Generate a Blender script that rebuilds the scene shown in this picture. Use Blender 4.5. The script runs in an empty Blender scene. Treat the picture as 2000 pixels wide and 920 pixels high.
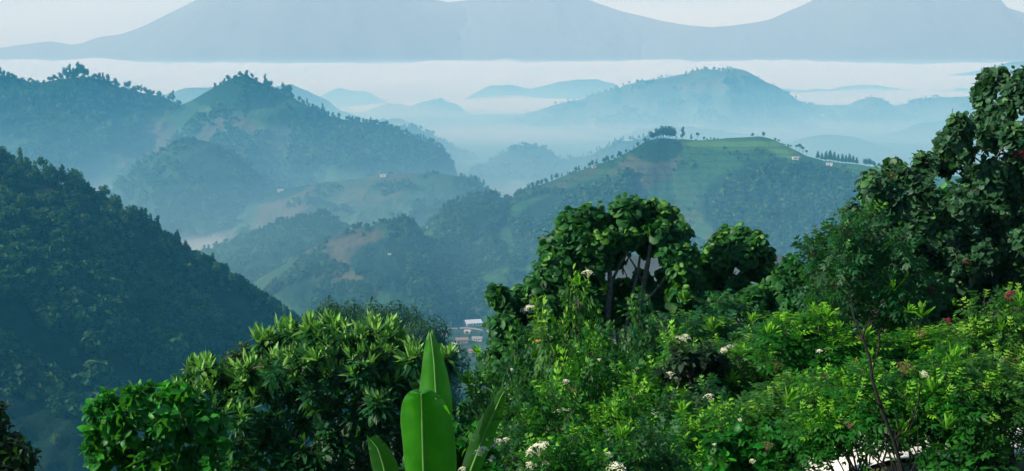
import bpy, math, random
import numpy as np
from mathutils import Vector, Matrix

R = math.radians
SC = bpy.context.scene
COL = SC.collection

# ------------------------------------------------------------------ camera
FPX = 2747.0                       # focal length in photo pixels (2000 wide)
TH = math.atan((460 - 80) / FPX)   # looking a little down from a hillside
cam_d = bpy.data.cameras.new('camera')
cam_d.sensor_width = 36.0
cam_d.lens = 36.0 * FPX / 2000.0
cam_d.clip_start = 0.2
cam_d.clip_end = 80000.0
cam = bpy.data.objects.new('camera', cam_d)
COL.objects.link(cam)
cam.location = (0, 0, 0)
cam.rotation_euler = (R(90) - TH, 0, 0)
SC.camera = cam

# ------------------------------------------------------------------ light
SUN_EL = R(28)
SUN_AZ = R(-108)                    # measured from +Y towards +X: the sun stands to the left
w = bpy.data.worlds.new("World")
SC.world = w
w.use_nodes = True
nt = w.node_tree
nt.nodes.clear()
sky = nt.nodes.new('ShaderNodeTexSky')
sky.sky_type = 'NISHITA'
sky.sun_disc = False
sky.sun_elevation = SUN_EL
sky.sun_rotation = SUN_AZ
sky.altitude = 1900
sky.air_density = 1.0
sky.dust_density = 1.2
sky.ozone_density = 1.0
bg = nt.nodes.new('ShaderNodeBackground')
bg.inputs['Strength'].default_value = 0.085
out = nt.nodes.new('ShaderNodeOutputWorld')
tcw = nt.nodes.new('ShaderNodeTexCoord'); mpw = nt.nodes.new('ShaderNodeMapping'); mpw.inputs['Scale'].default_value = (5, 5, 42)
nzw = nt.nodes.new('ShaderNodeTexNoise'); nzw.inputs['Scale'].default_value = 1.0; nzw.inputs['Detail'].default_value = 5
nt.links.new(tcw.outputs['Generated'], mpw.inputs[0]); nt.links.new(mpw.outputs[0], nzw.inputs['Vector'])
mrw = nt.nodes.new('ShaderNodeMapRange')
for i_, v_ in enumerate((.38, .66, .88, 1.16)): mrw.inputs[1 + i_].default_value = v_
nt.links.new(nzw.outputs[0], mrw.inputs[0])
mxw = nt.nodes.new('ShaderNodeVectorMath'); mxw.operation = 'SCALE'
nt.links.new(sky.outputs[0], mxw.inputs[0]); nt.links.new(mrw.outputs[0], mxw.inputs['Scale'])
nt.links.new(mxw.outputs[0], bg.inputs[0])
nt.links.new(bg.outputs[0], out.inputs[0])

sun_d = bpy.data.lights.new('sun', 'SUN')
sun_d.energy = 4.0
sun_d.angle = R(0.5)
sun_d.color = (1.0, 0.95, 0.86)
sun = bpy.data.objects.new('sun', sun_d)
COL.objects.link(sun)
sdir = Vector((math.sin(SUN_AZ) * math.cos(SUN_EL), math.cos(SUN_AZ) * math.cos(SUN_EL), math.sin(SUN_EL)))
sun.rotation_euler = sdir.to_track_quat('Z', 'Y').to_euler()
sun.location = (-20, 0, 40)

SC.view_settings.view_transform = 'Standard'
SC.view_settings.look = 'None'
SC.view_settings.exposure = 0.8
SC.view_settings.gamma = 1.0
SC.render.engine = 'CYCLES'
cy = SC.cycles
cy.max_bounces = 8
cy.diffuse_bounces = 3
cy.glossy_bounces = 2
cy.transmission_bounces = 4
cy.transparent_max_bounces = 24
cy.volume_bounces = 2
cy.use_denoising = True
cy.sample_clamp_indirect = 8.0

HAZE_D = 0.6e-4
HAZE_COL = (0.26, 0.62, 1.0)

# ------------------------------------------------------------------ helpers
def P(px, py, Y):
    """The point at depth Y that stands where the photograph shows pixel (px, py)."""
    dx = (px - 1000.0) / FPX
    dy = -(py - 460.0) / FPX
    c, s = math.cos(TH), math.sin(TH)
    d = (dx, c + dy * s, -s + dy * c)
    k = Y / d[1]
    return Vector((d[0] * k, Y, d[2] * k))

def to_px(x, y, z):
    c, s = math.cos(TH), math.sin(TH)
    f = y * c - z * s
    u = y * s + z * c
    return 1000 + FPX * x / f, 460 - FPX * u / f

rng = np.random.RandomState(7)
_perm = rng.permutation(512).astype(np.int64)
_ang = rng.rand(512) * 2 * np.pi

def perlin(x, y, seed=0):
    x = np.asarray(x, float) + seed * 17.31
    y = np.asarray(y, float) + seed * 9.77
    xi = np.floor(x).astype(np.int64); yi = np.floor(y).astype(np.int64)
    xf = x - xi; yf = y - yi
    def g(ix, iy, fx, fy):
        a = _ang[_perm[(_perm[ix & 511] + iy) & 511]]
        return np.cos(a) * fx + np.sin(a) * fy
    u = xf * xf * xf * (xf * (xf * 6 - 15) + 10)
    v = yf * yf * yf * (yf * (yf * 6 - 15) + 10)
    a = g(xi, yi, xf, yf); b = g(xi + 1, yi, xf - 1, yf)
    c = g(xi, yi + 1, xf, yf - 1); d = g(xi + 1, yi + 1, xf - 1, yf - 1)
    return (a * (1 - u) + b * u) * (1 - v) + (c * (1 - u) + d * u) * v

def fbm(x, y, o=5, seed=0, ridged=False):
    t = 0; amp = 1.0; tot = 0
    for k in range(o):
        n = perlin(x * 2 ** k, y * 2 ** k, seed + k)
        if ridged:
            n = 1 - 2 * np.abs(n) * 1.4
        t = t + n * amp; tot += amp; amp *= 0.5
    return t / tot

def tag(o, label=None, cat=None, group=None, kind=None):
    if label: o['label'] = label
    if cat: o['category'] = cat
    if group: o['group'] = group
    if kind: o['kind'] = kind
    return o

def empty(name, loc=(0, 0, 0)):
    e = bpy.data.objects.new(name, None)
    e.empty_display_size = 0.2
    e.location = loc
    COL.objects.link(e)
    return e

def link(name, me, parent=None, loc=None):
    o = bpy.data.objects.new(name, me)
    COL.objects.link(o)
    if parent is not None: o.parent = parent
    if loc is not None: o.location = loc
    return o

def mesh_np(name, V, F, mat, smooth=True, attr=None, uv=None):
    """V (n,3), F list of arrays (m,k) of vertex ids. attr: (n,4) point colour called 'data'."""
    me = bpy.data.meshes.new(name)
    V = np.asarray(V, np.float32)
    if not isinstance(F, (list, tuple)): F = [F]
    F = [np.asarray(f, np.int32) for f in F if len(f)]
    me.vertices.add(len(V)); me.vertices.foreach_set('co', V.ravel())
    nl = sum(f.size for f in F); npoly = sum(len(f) for f in F)
    me.loops.add(nl); me.loops.foreach_set('vertex_index', np.concatenate([f.ravel() for f in F]))
    me.polygons.add(npoly)
    sizes = np.concatenate([np.full(len(f), f.shape[1], np.int32) for f in F])
    starts = np.concatenate([[0], np.cumsum(sizes)[:-1]]).astype(np.int32)
    me.polygons.foreach_set('loop_start', starts)
    me.polygons.foreach_set('loop_total', sizes)
    me.polygons.foreach_set('use_smooth', np.full(npoly, smooth, bool))
    if attr is not None:
        a = me.attributes.new('data', 'FLOAT_COLOR', 'POINT')
        a.data.foreach_set('color', np.asarray(attr, np.float32).ravel())
    if uv is not None:
        l = me.uv_layers.new(name='UVMap')
        idx = np.concatenate([f.ravel() for f in F])
        l.data.foreach_set('uv', np.asarray(uv, np.float32)[idx].ravel())
    if mat is not None: me.materials.append(mat)
    me.update(calc_edges=True)
    return me

def grid_faces(nu, nv):
    i, j = np.meshgrid(np.arange(nu - 1), np.arange(nv - 1), indexing='ij')
    a = (i * nv + j).ravel()
    return np.stack([a, a + nv, a + nv + 1, a + 1], 1)

class Tubes:
    """Tapered tubes gathered in one mesh."""
    def __init__(s): s.V = []; s.F = []; s.n = 0
    def tube(s, pts, r0, r1, k=6):
        pts = [Vector(p) for p in pts]
        m = len(pts); vs = []
        for i, p in enumerate(pts):
            t = (pts[min(i + 1, m - 1)] - pts[max(i - 1, 0)])
            t = t.normalized() if t.length > 1e-9 else Vector((0, 0, 1))
            a = Vector((1, 0, 0)) if abs(t.x) < 0.8 else Vector((0, 1, 0))
            u = t.cross(a).normalized(); v = t.cross(u)
            r = r0 + (r1 - r0) * i / max(m - 1, 1)
            for q in range(k):
                an = 2 * math.pi * q / k
                vs.append(p + (u * math.cos(an) + v * math.sin(an)) * r)
        for i in range(m - 1):
            for q in range(k):
                a = s.n + i * k + q; b = s.n + i * k + (q + 1) % k
                s.F.append((a, b, b + k, a + k))
        s.V += vs; s.n += len(vs)
    def limb(s, a, b, r0, r1, rnd, bend=0.12, seg=5, k=6):
        a = Vector(a); b = Vector(b); L = (b - a).length
        o = Vector((rnd.uniform(-1, 1), rnd.uniform(-1, 1), rnd.uniform(-.3, .9))) * L * bend
        o2 = Vector((rnd.uniform(-1, 1), rnd.uniform(-1, 1), rnd.uniform(-.5, .5))) * L * bend * .4
        pts = []
        for i in range(seg + 1):
            t = i / seg
            pts.append(a.lerp(b, t) + o * math.sin(math.pi * t) + o2 * math.sin(2 * math.pi * t))
        s.tube(pts, r0, r1, k)
        return pts
    def mesh(s, name, mat):
        return mesh_np(name, np.array([tuple(v) for v in s.V]), np.array(s.F), mat)

# ------------------------------------------------------------------ materials
def new_mat(name):
    m = bpy.data.materials.new(name); m.use_nodes = True
    m.node_tree.nodes.clear()
    return m, m.node_tree.nodes, m.node_tree.links

def mix(n, l, fac, a, b):
    x = n.new('ShaderNodeMix'); x.data_type = 'RGBA'
    for sock, v in ((x.inputs[0], fac), (x.inputs[6], a), (x.inputs[7], b)):
        if isinstance(v, (int, float)): sock.default_value = v
        elif isinstance(v, tuple): sock.default_value = (*v[:3], 1)
        else: l.new(v, sock)
    return x.outputs[2]

def leaf_mat(name, dark, mid, young, rough=0.45, trans=0.35, spec=0.4, vein=False):
    m, n, l = new_mat(name)
    at = n.new('ShaderNodeAttribute'); at.attribute_name = 'data'
    sp = n.new('ShaderNodeSeparateColor'); l.new(at.outputs['Color'], sp.inputs[0])
    c = mix(n, l, sp.outputs[1], dark, mid)
    c = mix(n, l, sp.outputs[0], c, young)
    no = n.new('ShaderNodeTexNoise'); no.inputs['Scale'].default_value = 9.0; no.inputs['Detail'].default_value = 3
    g = n.new('ShaderNodeNewGeometry'); l.new(g.outputs['Position'], no.inputs['Vector'])
    hs = n.new('ShaderNodeHueSaturation'); l.new(c, hs.inputs['Color'])
    mr = n.new('ShaderNodeMapRange'); mr.inputs[1].default_value = .3; mr.inputs[2].default_value = .7
    mr.inputs[3].default_value = .65; mr.inputs[4].default_value = 1.35
    l.new(no.outputs[0], mr.inputs[0]); l.new(mr.outputs[0], hs.inputs['Value'])
    c = hs.outputs[0]
    # paler underside
    c2 = mix(n, l, g.outputs['Backfacing'], c, mix(n, l, 0.2, c, (.16, .24, .14)))
    p = n.new('ShaderNodeBsdfPrincipled'); l.new(c2, p.inputs['Base Color'])
    p.inputs['Roughness'].default_value = rough
    p.inputs['Specular IOR Level'].default_value = spec
    t = n.new('ShaderNodeBsdfTranslucent')
    tc = mix(n, l, 0.55, c, (.12, .50, .015))
    l.new(tc, t.inputs[0])
    ms = n.new('ShaderNodeMixShader'); ms.inputs[0].default_value = trans
    l.new(p.outputs[0], ms.inputs[1]); l.new(t.outputs[0], ms.inputs[2])
    o = n.new('ShaderNodeOutputMaterial'); l.new(ms.outputs[0], o.inputs[0])
    return m

def plain(name, col, rough=0.8, var=0.25, scale=3.0, col2=None, bump=0.0, metal=0.0):
    m, n, l = new_mat(name)
    tc = n.new('ShaderNodeTexCoord')
    no = n.new('ShaderNodeTexNoise'); no.inputs['Scale'].default_value = scale; no.inputs['Detail'].default_value = 6
    l.new(tc.outputs['Object'], no.inputs['Vector'])
    c2 = col2 if col2 else tuple(v * (1 - var) for v in col)
    mr = n.new('ShaderNodeMapRange'); mr.inputs[1].default_value = .35; mr.inputs[2].default_value = .65
    l.new(no.outputs[0], mr.inputs[0])
    c = mix(n, l, mr.outputs[0], col, c2)
    p = n.new('ShaderNodeBsdfPrincipled'); l.new(c, p.inputs['Base Color'])
    p.inputs['Roughness'].default_value = rough; p.inputs['Metallic'].default_value = metal
    if bump:
        b = n.new('ShaderNodeBump'); b.inputs['Strength'].default_value = bump
        l.new(no.outputs[0], b.inputs['Height']); l.new(b.outputs[0], p.inputs['Normal'])
    o = n.new('ShaderNodeOutputMaterial'); l.new(p.outputs[0], o.inputs[0])
    return m

def land_mat(name, grass, wood, soil, field, scale=1.0, terr=0.0, bumpd=4.0):
    """Hillside: grass, woodland, bare soil and bright fields. 'data' holds (soil, field, wood)."""
    m, n, l = new_mat(name)
    g = n.new('ShaderNodeNewGeometry')
    at = n.new('ShaderNodeAttribute'); at.attribute_name = 'data'
    sp = n.new('ShaderNodeSeparateColor'); l.new(at.outputs['Color'], sp.inputs[0])
    def noise(s, d=6, r=.6):
        x = n.new('ShaderNodeTexNoise'); x.inputs['Scale'].default_value = s * scale
        x.inputs['Detail'].default_value = d; x.inputs['Roughness'].default_value = r
        l.new(g.outputs['Position'], x.inputs['Vector']); return x.outputs[0]
    def rng_(v, a, b, c=0, d=1):
        x = n.new('ShaderNodeMapRange'); l.new(v, x.inputs[0])
        for i, q in enumerate((a, b, c, d)): x.inputs[1 + i].default_value = q
        return x.outputs[0]
    def math_(op, a, b):
        x = n.new('ShaderNodeMath'); x.operation = op
        for i, q in enumerate((a, b)):
            if isinstance(q, (int, float)): x.inputs[i].default_value = q
            else: l.new(q, x.inputs[i])
        x.use_clamp = op != 'MULTIPLY'
        return x.outputs[0]
    big = noise(.006); med = noise(.03); fine = noise(.16, 8, .7)
    # patchwork of plots
    vo = n.new('ShaderNodeTexVoronoi'); vo.inputs['Scale'].default_value = .022 * scale
    l.new(g.outputs['Position'], vo.inputs['Vector'])
    vs = n.new('ShaderNodeSeparateColor'); l.new(vo.outputs['Color'], vs.inputs[0])
    base = mix(n, l, rng_(fine, .35, .65), grass, tuple(v * .6 for v in grass))
    plots = mix(n, l, vs.outputs[0], grass, mix(n, l, vs.outputs[1], soil, field))
    base = mix(n, l, math_('MULTIPLY', rng_(med, .4, .6), .4), base, plots)
    s = rng_(math_('ADD', sp.outputs[0], rng_(med, .3, .7, -.35, .35)), .3, .7)
    base = mix(n, l, s, base, mix(n, l, rng_(fine, .35, .65), soil, tuple(v * .65 for v in soil)))
    s = rng_(math_('ADD', sp.outputs[1], rng_(med, .3, .7, -.2, .2)), .35, .65)
    base = mix(n, l, s, base, field)
    s = rng_(math_('ADD', sp.outputs[2], rng_(med, .3, .7, -.3, .3)), .35, .65)
    base = mix(n, l, s, base, mix(n, l, rng_(fine, .4, .6), wood, tuple(v * .5 for v in wood)))
    if terr:
        sx = n.new('ShaderNodeSeparateXYZ'); l.new(g.outputs['Position'], sx.inputs[0])
        z = math_('MULTIPLY', sx.outputs[2], terr)
        wob = math_('MULTIPLY', med, 5.0)
        ad = n.new('ShaderNodeMath'); ad.operation = 'ADD'; l.new(z, ad.inputs[0]); l.new(wob, ad.inputs[1])
        si = n.new('ShaderNodeMath'); si.operation = 'SINE'; l.new(ad.outputs[0], si.inputs[0])
        base = mix(n, l, math_('MULTIPLY', rng_(si.outputs[0], .3, .8), .5), base, tuple(v * .45 for v in grass))
    p = n.new('ShaderNodeBsdfPrincipled'); l.new(base, p.inputs['Base Color'])
    p.inputs['Roughness'].default_value = .9; p.inputs['Specular IOR Level'].default_value = .15
    b = n.new('ShaderNodeBump'); b.inputs['Strength'].default_value = .8; b.inputs['Distance'].default_value = bumpd
    l.new(fine, b.inputs['Height']); l.new(b.outputs[0], p.inputs['Normal'])
    o = n.new('ShaderNodeOutputMaterial'); l.new(p.outputs[0], o.inputs[0])
    return m

def vol_mat(name, dens, col, absorb=(1, 1, 1), aniso=0.0):
    m, n, l = new_mat(name)
    v = n.new('ShaderNodeVolumePrincipled')
    v.inputs['Color'].default_value = (*col, 1)
    v.inputs['Density'].default_value = dens
    v.inputs['Absorption Color'].default_value = (*absorb, 1)
    v.inputs['Anisotropy'].default_value = aniso
    o = n.new('ShaderNodeOutputMaterial'); l.new(v.outputs[0], o.inputs['Volume'])
    return m

M_BARK = plain('bark', (.10, .085, .065), .9, scale=14, col2=(.035, .03, .022), bump=.6)
M_BARKG = plain('grey_bark', (.16, .16, .14), .9, scale=14, col2=(.06, .06, .05), bump=.6)
M_CROWN = leaf_mat('woodland_leaves', (.006, .032, .014), (.018, .075, .024), (.07, .12, .03), .7, .15, .15)
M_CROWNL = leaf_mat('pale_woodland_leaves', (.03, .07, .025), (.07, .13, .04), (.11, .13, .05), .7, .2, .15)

# ------------------------------------------------------------------ hills
class Hill: pass

def cover_at(px, py, blobs):
    c = np.zeros(px.shape + (4,)); c[..., 3] = 1
    for (ch, cx, cy_, rx, ry, ang, s) in blobs:
        a = R(ang); dx = px - cx; dy = py - cy_
        u = (dx * math.cos(a) + dy * math.sin(a)) / rx
        v = (-dx * math.sin(a) + dy * math.cos(a)) / ry
        d = np.sqrt(u * u + v * v)
        k = np.clip(1.35 - d, 0, 1) / .35
        c[..., ch] = np.maximum(c[..., ch], np.clip(k, 0, 1) * s)
    return np.clip(c, 0, 1)

def hill(name, prof, Y, mat, label, front=500, back=400, slope=.5, amp=25, lam=220, seed=1,
         rough=1.0, base=(0, 0, 0), blobs=(), nu=260, nv=130, bend=None, blur=.35, wood=0.0, kind='structure'):
    prof = sorted(prof)
    pxs = np.array([p[0] for p in prof], float); pys = np.array([p[1] for p in prof], float)
    u = np.linspace(pxs[0], pxs[-1], nu)
    # smooth crest through the traced points, with its own small roughness
    cy_ = np.interp(u, pxs, pys)
    k = max(3, int(nu * 0.012) | 1); ker = np.hanning(k + 2)[1:-1]; ker /= ker.sum()
    cy_ = np.convolve(np.pad(cy_, k // 2, mode='edge'), ker, 'valid')
    cy_ = cy_ + rough * fbm(u / 26.0, u * 0 + seed, 5, seed) * 4 * (2.0 if Y > 3000 else 1.0)
    Yc = Y + (np.interp(u, [b[0] for b in bend], [b[1] for b in bend]) if bend else 0 * u)
    pts = [P(a, b, c) for a, b, c in zip(u, cy_, Yc)]
    X = np.array([p.x for p in pts]); Z = np.array([p.z for p in pts])
    v = np.concatenate([-front * np.linspace(1, 0, int(nv * .75)) ** 1.3, back * np.linspace(0, 1, nv - int(nv * .75) + 1)[1:] ** 1.2])
    nv = len(v)
    dx = abs(X[-1] - X[0]) / (nu - 1)
    ZZ = np.zeros((nu, nv))
    for j, d in enumerate(v):
        sg = abs(d) * blur / dx
        if sg > .6:
            h = int(sg * 2.5) + 1
            h = min(h, nu - 1)
            kk = np.exp(-.5 * (np.arange(-h, h + 1) / sg) ** 2); kk /= kk.sum()
            zz = np.convolve(np.pad(Z, h, mode='edge'), kk, 'valid')
        else: zz = Z
        rr = 14.0
        ad = abs(d)
        drop = slope * (math.sqrt(ad * ad + rr * rr) - rr)
        if d > 0: drop *= 1.25
        ZZ[:, j] = zz - drop
    XX = np.repeat(X[:, None], nv, 1)
    YY = Yc[:, None] + v[None, :]
    # perspective fan so that the foot spreads with the crest
    fade = np.clip(np.abs(v) / (lam * .8), 0, 1)[None, :] ** 1.2
    warp = fbm(XX / lam / 2, YY / lam / 2, 2, seed + 9) * lam * .6
    n1 = fbm((XX + warp) / lam, (YY + warp * .5) / lam / 1.8, 5, seed, ridged=True)
    n2 = fbm(XX / lam * 4, YY / lam * 4, 4, seed + 3)
    ZZ = ZZ + fade * amp * (n1 - .45) + np.clip(np.abs(v) / 60, 0, 1)[None, :] * n2 * amp * .22
    PX, PY = to_px(XX, YY, ZZ)
    att = cover_at(PX, PY, blobs)
    for c in range(3): att[..., c] = np.maximum(att[..., c], base[c])
    V = np.stack([XX, YY, ZZ], -1).reshape(-1, 3)
    me = mesh_np(name, V, grid_faces(nu, nv), mat, attr=att.reshape(-1, 4))
    o = link(name, me)
    if kind: tag(o, label, 'hill', None, kind)
    H = Hill(); H.X = X; H.Yc = Yc; H.Z = ZZ; H.v = v; H.u = u; H.obj = o; H.att = att; H.cy = cy_
    def z_at(x, y):
        fi = np.interp(x, X, np.arange(nu)); yc = np.interp(x, X, Yc)
        fj = np.interp(y - yc, v, np.arange(nv))
        i = np.clip(fi.astype(int), 0, nu - 2); j = np.clip(fj.astype(int), 0, nv - 2)
        a = fi - i; b = fj - j
        return (ZZ[i, j] * (1 - a) * (1 - b) + ZZ[i + 1, j] * a * (1 - b) + ZZ[i, j + 1] * (1 - a) * b + ZZ[i + 1, j + 1] * a * b)
    H.z_at = z_at
    return H

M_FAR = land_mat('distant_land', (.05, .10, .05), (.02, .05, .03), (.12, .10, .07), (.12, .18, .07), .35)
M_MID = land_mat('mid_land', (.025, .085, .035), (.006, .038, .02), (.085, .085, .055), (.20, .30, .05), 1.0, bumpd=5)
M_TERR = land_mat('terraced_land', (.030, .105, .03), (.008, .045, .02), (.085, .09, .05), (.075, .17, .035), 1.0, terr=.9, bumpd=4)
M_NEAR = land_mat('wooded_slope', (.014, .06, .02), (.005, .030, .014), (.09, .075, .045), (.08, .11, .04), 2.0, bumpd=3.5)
M_FLOOR = land_mat('valley_land', (.045, .10, .045), (.015, .04, .02), (.14, .11, .08), (.13, .2, .06), 1.3, bumpd=3)
M_VOLC = plain('volcano_forest', (.035, .06, .035), .95, scale=.0012, col2=(.02, .04, .025))

def volcano(name, prof, Y, label, seed):
    prof = sorted(prof)
    u = np.linspace(prof[0][0], prof[-1][0], 220)
    cyy = np.interp(u, [p[0] for p in prof], [p[1] for p in prof])
    ker = np.hanning(9); ker /= ker.sum()
    cyy = np.convolve(np.pad(cyy, 4, mode='edge'), ker, 'valid') + .9 * fbm(u / 24, u * 0, 4, seed)
    pts = [P(a, b, Y) for a, b in zip(u, cyy)]
    X = np.array([p.x for p in pts]); Z = np.array([p.z for p in pts])
    v = np.linspace(-4500, 3500, 90)
    dx = X[1] - X[0]; ZZ = np.zeros((220, 90))
    for j, d in enumerate(v):
        sg = max(abs(d) * .35 / dx, .01); h = min(int(sg * 2.5) + 1, 219)
        kk = np.exp(-.5 * (np.arange(-h, h + 1) / sg) ** 2); kk /= kk.sum()
        zz = np.convolve(np.pad(Z, h, mode='edge'), kk, 'valid')
        ZZ[:, j] = zz - .32 * (math.sqrt(d * d + 120 ** 2) - 120)
    XX = np.repeat(X[:, None], 90, 1); YY = Y + np.repeat(v[None, :], 220, 0)
    ZZ += np.clip(np.abs(v) / 900, 0, 1)[None, :] * 170 * (fbm(XX / 1100, YY / 2200, 5, seed, True) - .45)
    V = np.stack([XX, YY, ZZ], -1).reshape(-1, 3)
    o = link(name, mesh_np(name, V, grid_faces(220, 90), M_VOLC))
    tag(o, label, 'mountain', None, 'structure')

volcano('mountain_left', [(-400, 130), (-150, 112), (0, 94), (40, 87), (100, 80), (118, 82), (135, 89), (160, 85), (190, 72), (240, 67),
        (290, 48), (340, 22), (385, 0), (440, -34), (520, -82), (600, -112), (680, -100), (760, -56), (845, 0), (880, 4), (940, 30), (1000, 60), (1100, 110), (1250, 150)], 16000,
        'large pale blue volcano whose left flank runs down to a low wavy shoulder', 3)
volcano('mountain_middle', [(700, 80), (800, 35), (860, 8), (880, 4), (925, -1), (960, -22), (1010, -46), (1060, -42), (1105, -22), (1150, 0), (1210, 21), (1290, 40),
        (1340, 49), (1390, 53), (1450, 66), (1550, 90), (1700, 130)], 16600,
        'broad blue volcano behind the fog with a dished saddle on each side', 5)
volcano('mountain_right', [(1150, 130), (1250, 84), (1330, 60), (1390, 53), (1430, 50), (1500, 40), (1540, 22), (1590, 0), (1660, -55), (1730, -104), (1770, -112), (1820, -90),
        (1880, -42), (1930, 0), (1965, 14), (2000, 26), (2200, 80), (2500, 130)], 15500,
        'pale blue volcano rising out of the top of the picture behind the tall tree', 8)

# valley floor reaching to the horizon
fu = np.linspace(-1, 1, 220); fv = np.linspace(0, 1, 240)
FY = 260 + 38000 * fv ** 3
FXX = (fu[:, None] * (900 + FY[None, :] * .75)); FYY = np.repeat(FY[None, :], 220, 0)
FZZ = -272 + 14 * fbm(FXX / 320, FYY / 320, 5, 21) + 0 * FXX
floor_att = cover_at(*to_px(FXX, FYY, FZZ), [(2, 700, 650, 300, 40, 0, .4), (1, 870, 690, 60, 20, 0, .5)])
tag(link('valley_floor', mesh_np('valley_floor', np.stack([FXX, FYY, FZZ], -1).reshape(-1, 3), grid_faces(220, 240), M_FLOOR, attr=floor_att.reshape(-1, 4))),
    'green valley floor with plots far below the garden', 'ground', None, 'structure')
def floor_z(x, y): return -272 + 14 * float(fbm(np.array([x / 320.]), np.array([y / 320.]), 5, 21)[0])

# far ridges standing in the fog
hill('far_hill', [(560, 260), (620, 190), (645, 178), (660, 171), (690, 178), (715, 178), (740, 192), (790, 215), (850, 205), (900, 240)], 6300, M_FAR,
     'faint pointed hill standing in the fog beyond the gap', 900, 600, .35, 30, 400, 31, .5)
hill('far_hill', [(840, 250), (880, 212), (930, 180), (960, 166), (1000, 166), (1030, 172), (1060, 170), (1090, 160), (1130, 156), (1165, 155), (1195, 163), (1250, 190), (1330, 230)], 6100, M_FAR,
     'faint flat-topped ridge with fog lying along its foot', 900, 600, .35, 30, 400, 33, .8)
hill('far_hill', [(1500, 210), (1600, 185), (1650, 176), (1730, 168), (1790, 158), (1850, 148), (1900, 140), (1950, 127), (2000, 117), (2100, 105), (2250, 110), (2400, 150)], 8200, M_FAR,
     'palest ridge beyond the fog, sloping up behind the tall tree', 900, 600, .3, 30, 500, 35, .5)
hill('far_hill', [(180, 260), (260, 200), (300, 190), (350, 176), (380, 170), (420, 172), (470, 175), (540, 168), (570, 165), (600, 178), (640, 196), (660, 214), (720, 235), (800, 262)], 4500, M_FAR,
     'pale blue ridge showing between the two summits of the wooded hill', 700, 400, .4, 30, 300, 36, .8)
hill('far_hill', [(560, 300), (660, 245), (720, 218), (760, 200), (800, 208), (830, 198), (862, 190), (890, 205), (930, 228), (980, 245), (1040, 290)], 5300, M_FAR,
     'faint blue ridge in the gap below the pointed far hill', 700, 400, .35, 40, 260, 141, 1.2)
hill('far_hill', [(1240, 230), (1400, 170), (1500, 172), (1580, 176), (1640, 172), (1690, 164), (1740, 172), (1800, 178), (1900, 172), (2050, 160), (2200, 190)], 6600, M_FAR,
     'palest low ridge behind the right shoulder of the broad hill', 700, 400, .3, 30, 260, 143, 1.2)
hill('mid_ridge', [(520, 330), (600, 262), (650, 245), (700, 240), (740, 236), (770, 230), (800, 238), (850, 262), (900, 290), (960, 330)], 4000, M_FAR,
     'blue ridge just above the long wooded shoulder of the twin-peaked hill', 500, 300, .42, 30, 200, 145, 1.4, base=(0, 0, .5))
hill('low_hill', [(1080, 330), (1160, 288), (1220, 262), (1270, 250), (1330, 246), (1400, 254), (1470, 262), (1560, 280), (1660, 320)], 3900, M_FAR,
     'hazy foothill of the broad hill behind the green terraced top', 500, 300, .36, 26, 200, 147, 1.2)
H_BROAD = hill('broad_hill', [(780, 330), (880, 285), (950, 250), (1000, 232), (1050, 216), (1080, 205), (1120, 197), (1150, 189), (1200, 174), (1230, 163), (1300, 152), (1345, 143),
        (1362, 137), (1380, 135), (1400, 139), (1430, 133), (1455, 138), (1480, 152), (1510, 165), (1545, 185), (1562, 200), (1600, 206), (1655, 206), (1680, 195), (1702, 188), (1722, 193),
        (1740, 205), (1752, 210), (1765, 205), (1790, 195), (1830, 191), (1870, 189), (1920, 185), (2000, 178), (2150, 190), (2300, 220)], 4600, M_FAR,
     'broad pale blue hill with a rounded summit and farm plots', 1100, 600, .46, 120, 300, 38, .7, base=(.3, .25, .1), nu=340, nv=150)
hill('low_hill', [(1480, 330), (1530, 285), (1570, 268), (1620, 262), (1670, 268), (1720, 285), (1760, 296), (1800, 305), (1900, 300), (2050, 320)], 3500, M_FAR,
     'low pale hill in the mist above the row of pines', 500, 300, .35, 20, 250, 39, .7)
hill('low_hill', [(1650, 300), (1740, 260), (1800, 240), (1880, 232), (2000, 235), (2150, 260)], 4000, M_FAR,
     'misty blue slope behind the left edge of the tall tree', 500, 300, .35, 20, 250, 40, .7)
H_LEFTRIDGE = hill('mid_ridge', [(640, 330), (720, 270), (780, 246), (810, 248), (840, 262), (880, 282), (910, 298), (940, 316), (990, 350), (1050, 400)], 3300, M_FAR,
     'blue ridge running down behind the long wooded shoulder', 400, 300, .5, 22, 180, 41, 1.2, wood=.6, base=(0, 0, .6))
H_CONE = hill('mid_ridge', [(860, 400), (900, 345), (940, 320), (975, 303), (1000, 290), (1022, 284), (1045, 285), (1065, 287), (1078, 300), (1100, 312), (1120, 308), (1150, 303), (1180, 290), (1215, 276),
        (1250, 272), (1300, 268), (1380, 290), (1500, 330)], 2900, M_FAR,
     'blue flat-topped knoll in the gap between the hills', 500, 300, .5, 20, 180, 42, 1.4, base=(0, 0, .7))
H_TWIN = hill('twin_hill', [(-350, 175), (-200, 160), (-80, 140), (0, 147), (30, 152), (60, 160), (90, 160), (130, 153), (165, 151), (200, 156), (225, 167), (260, 177), (290, 184), (320, 190), (338, 200), (350, 206),
        (372, 198), (395, 184), (415, 174), (440, 158), (462, 150), (480, 146), (500, 157), (530, 171), (560, 187), (600, 205), (640, 226), (670, 233), (720, 240), (760, 247), (800, 265), (850, 282),
        (876, 300), (888, 325), (900, 360), (960, 420)], 2500, M_MID,
     'tall blue wooded hill with two summits and a long right shoulder', 750, 500, .40, 48, 260, 51, 1.0, nu=420, nv=200, base=(.1, 0, .35),
     blobs=[(0, 300, 300, 60, 60, 40, .8), (0, 450, 270, 60, 40, 0, .7), (0, 580, 280, 60, 40, 30, .5), (2, 120, 180, 170, 30, 0, 1), (2, 470, 180, 90, 30, 0, 1), (2, 720, 270, 160, 32, 15, 1)],
     bend=[(-350, -200), (0, 0), (340, 120), (480, 0), (888, -150), (960, -200)])
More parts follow.
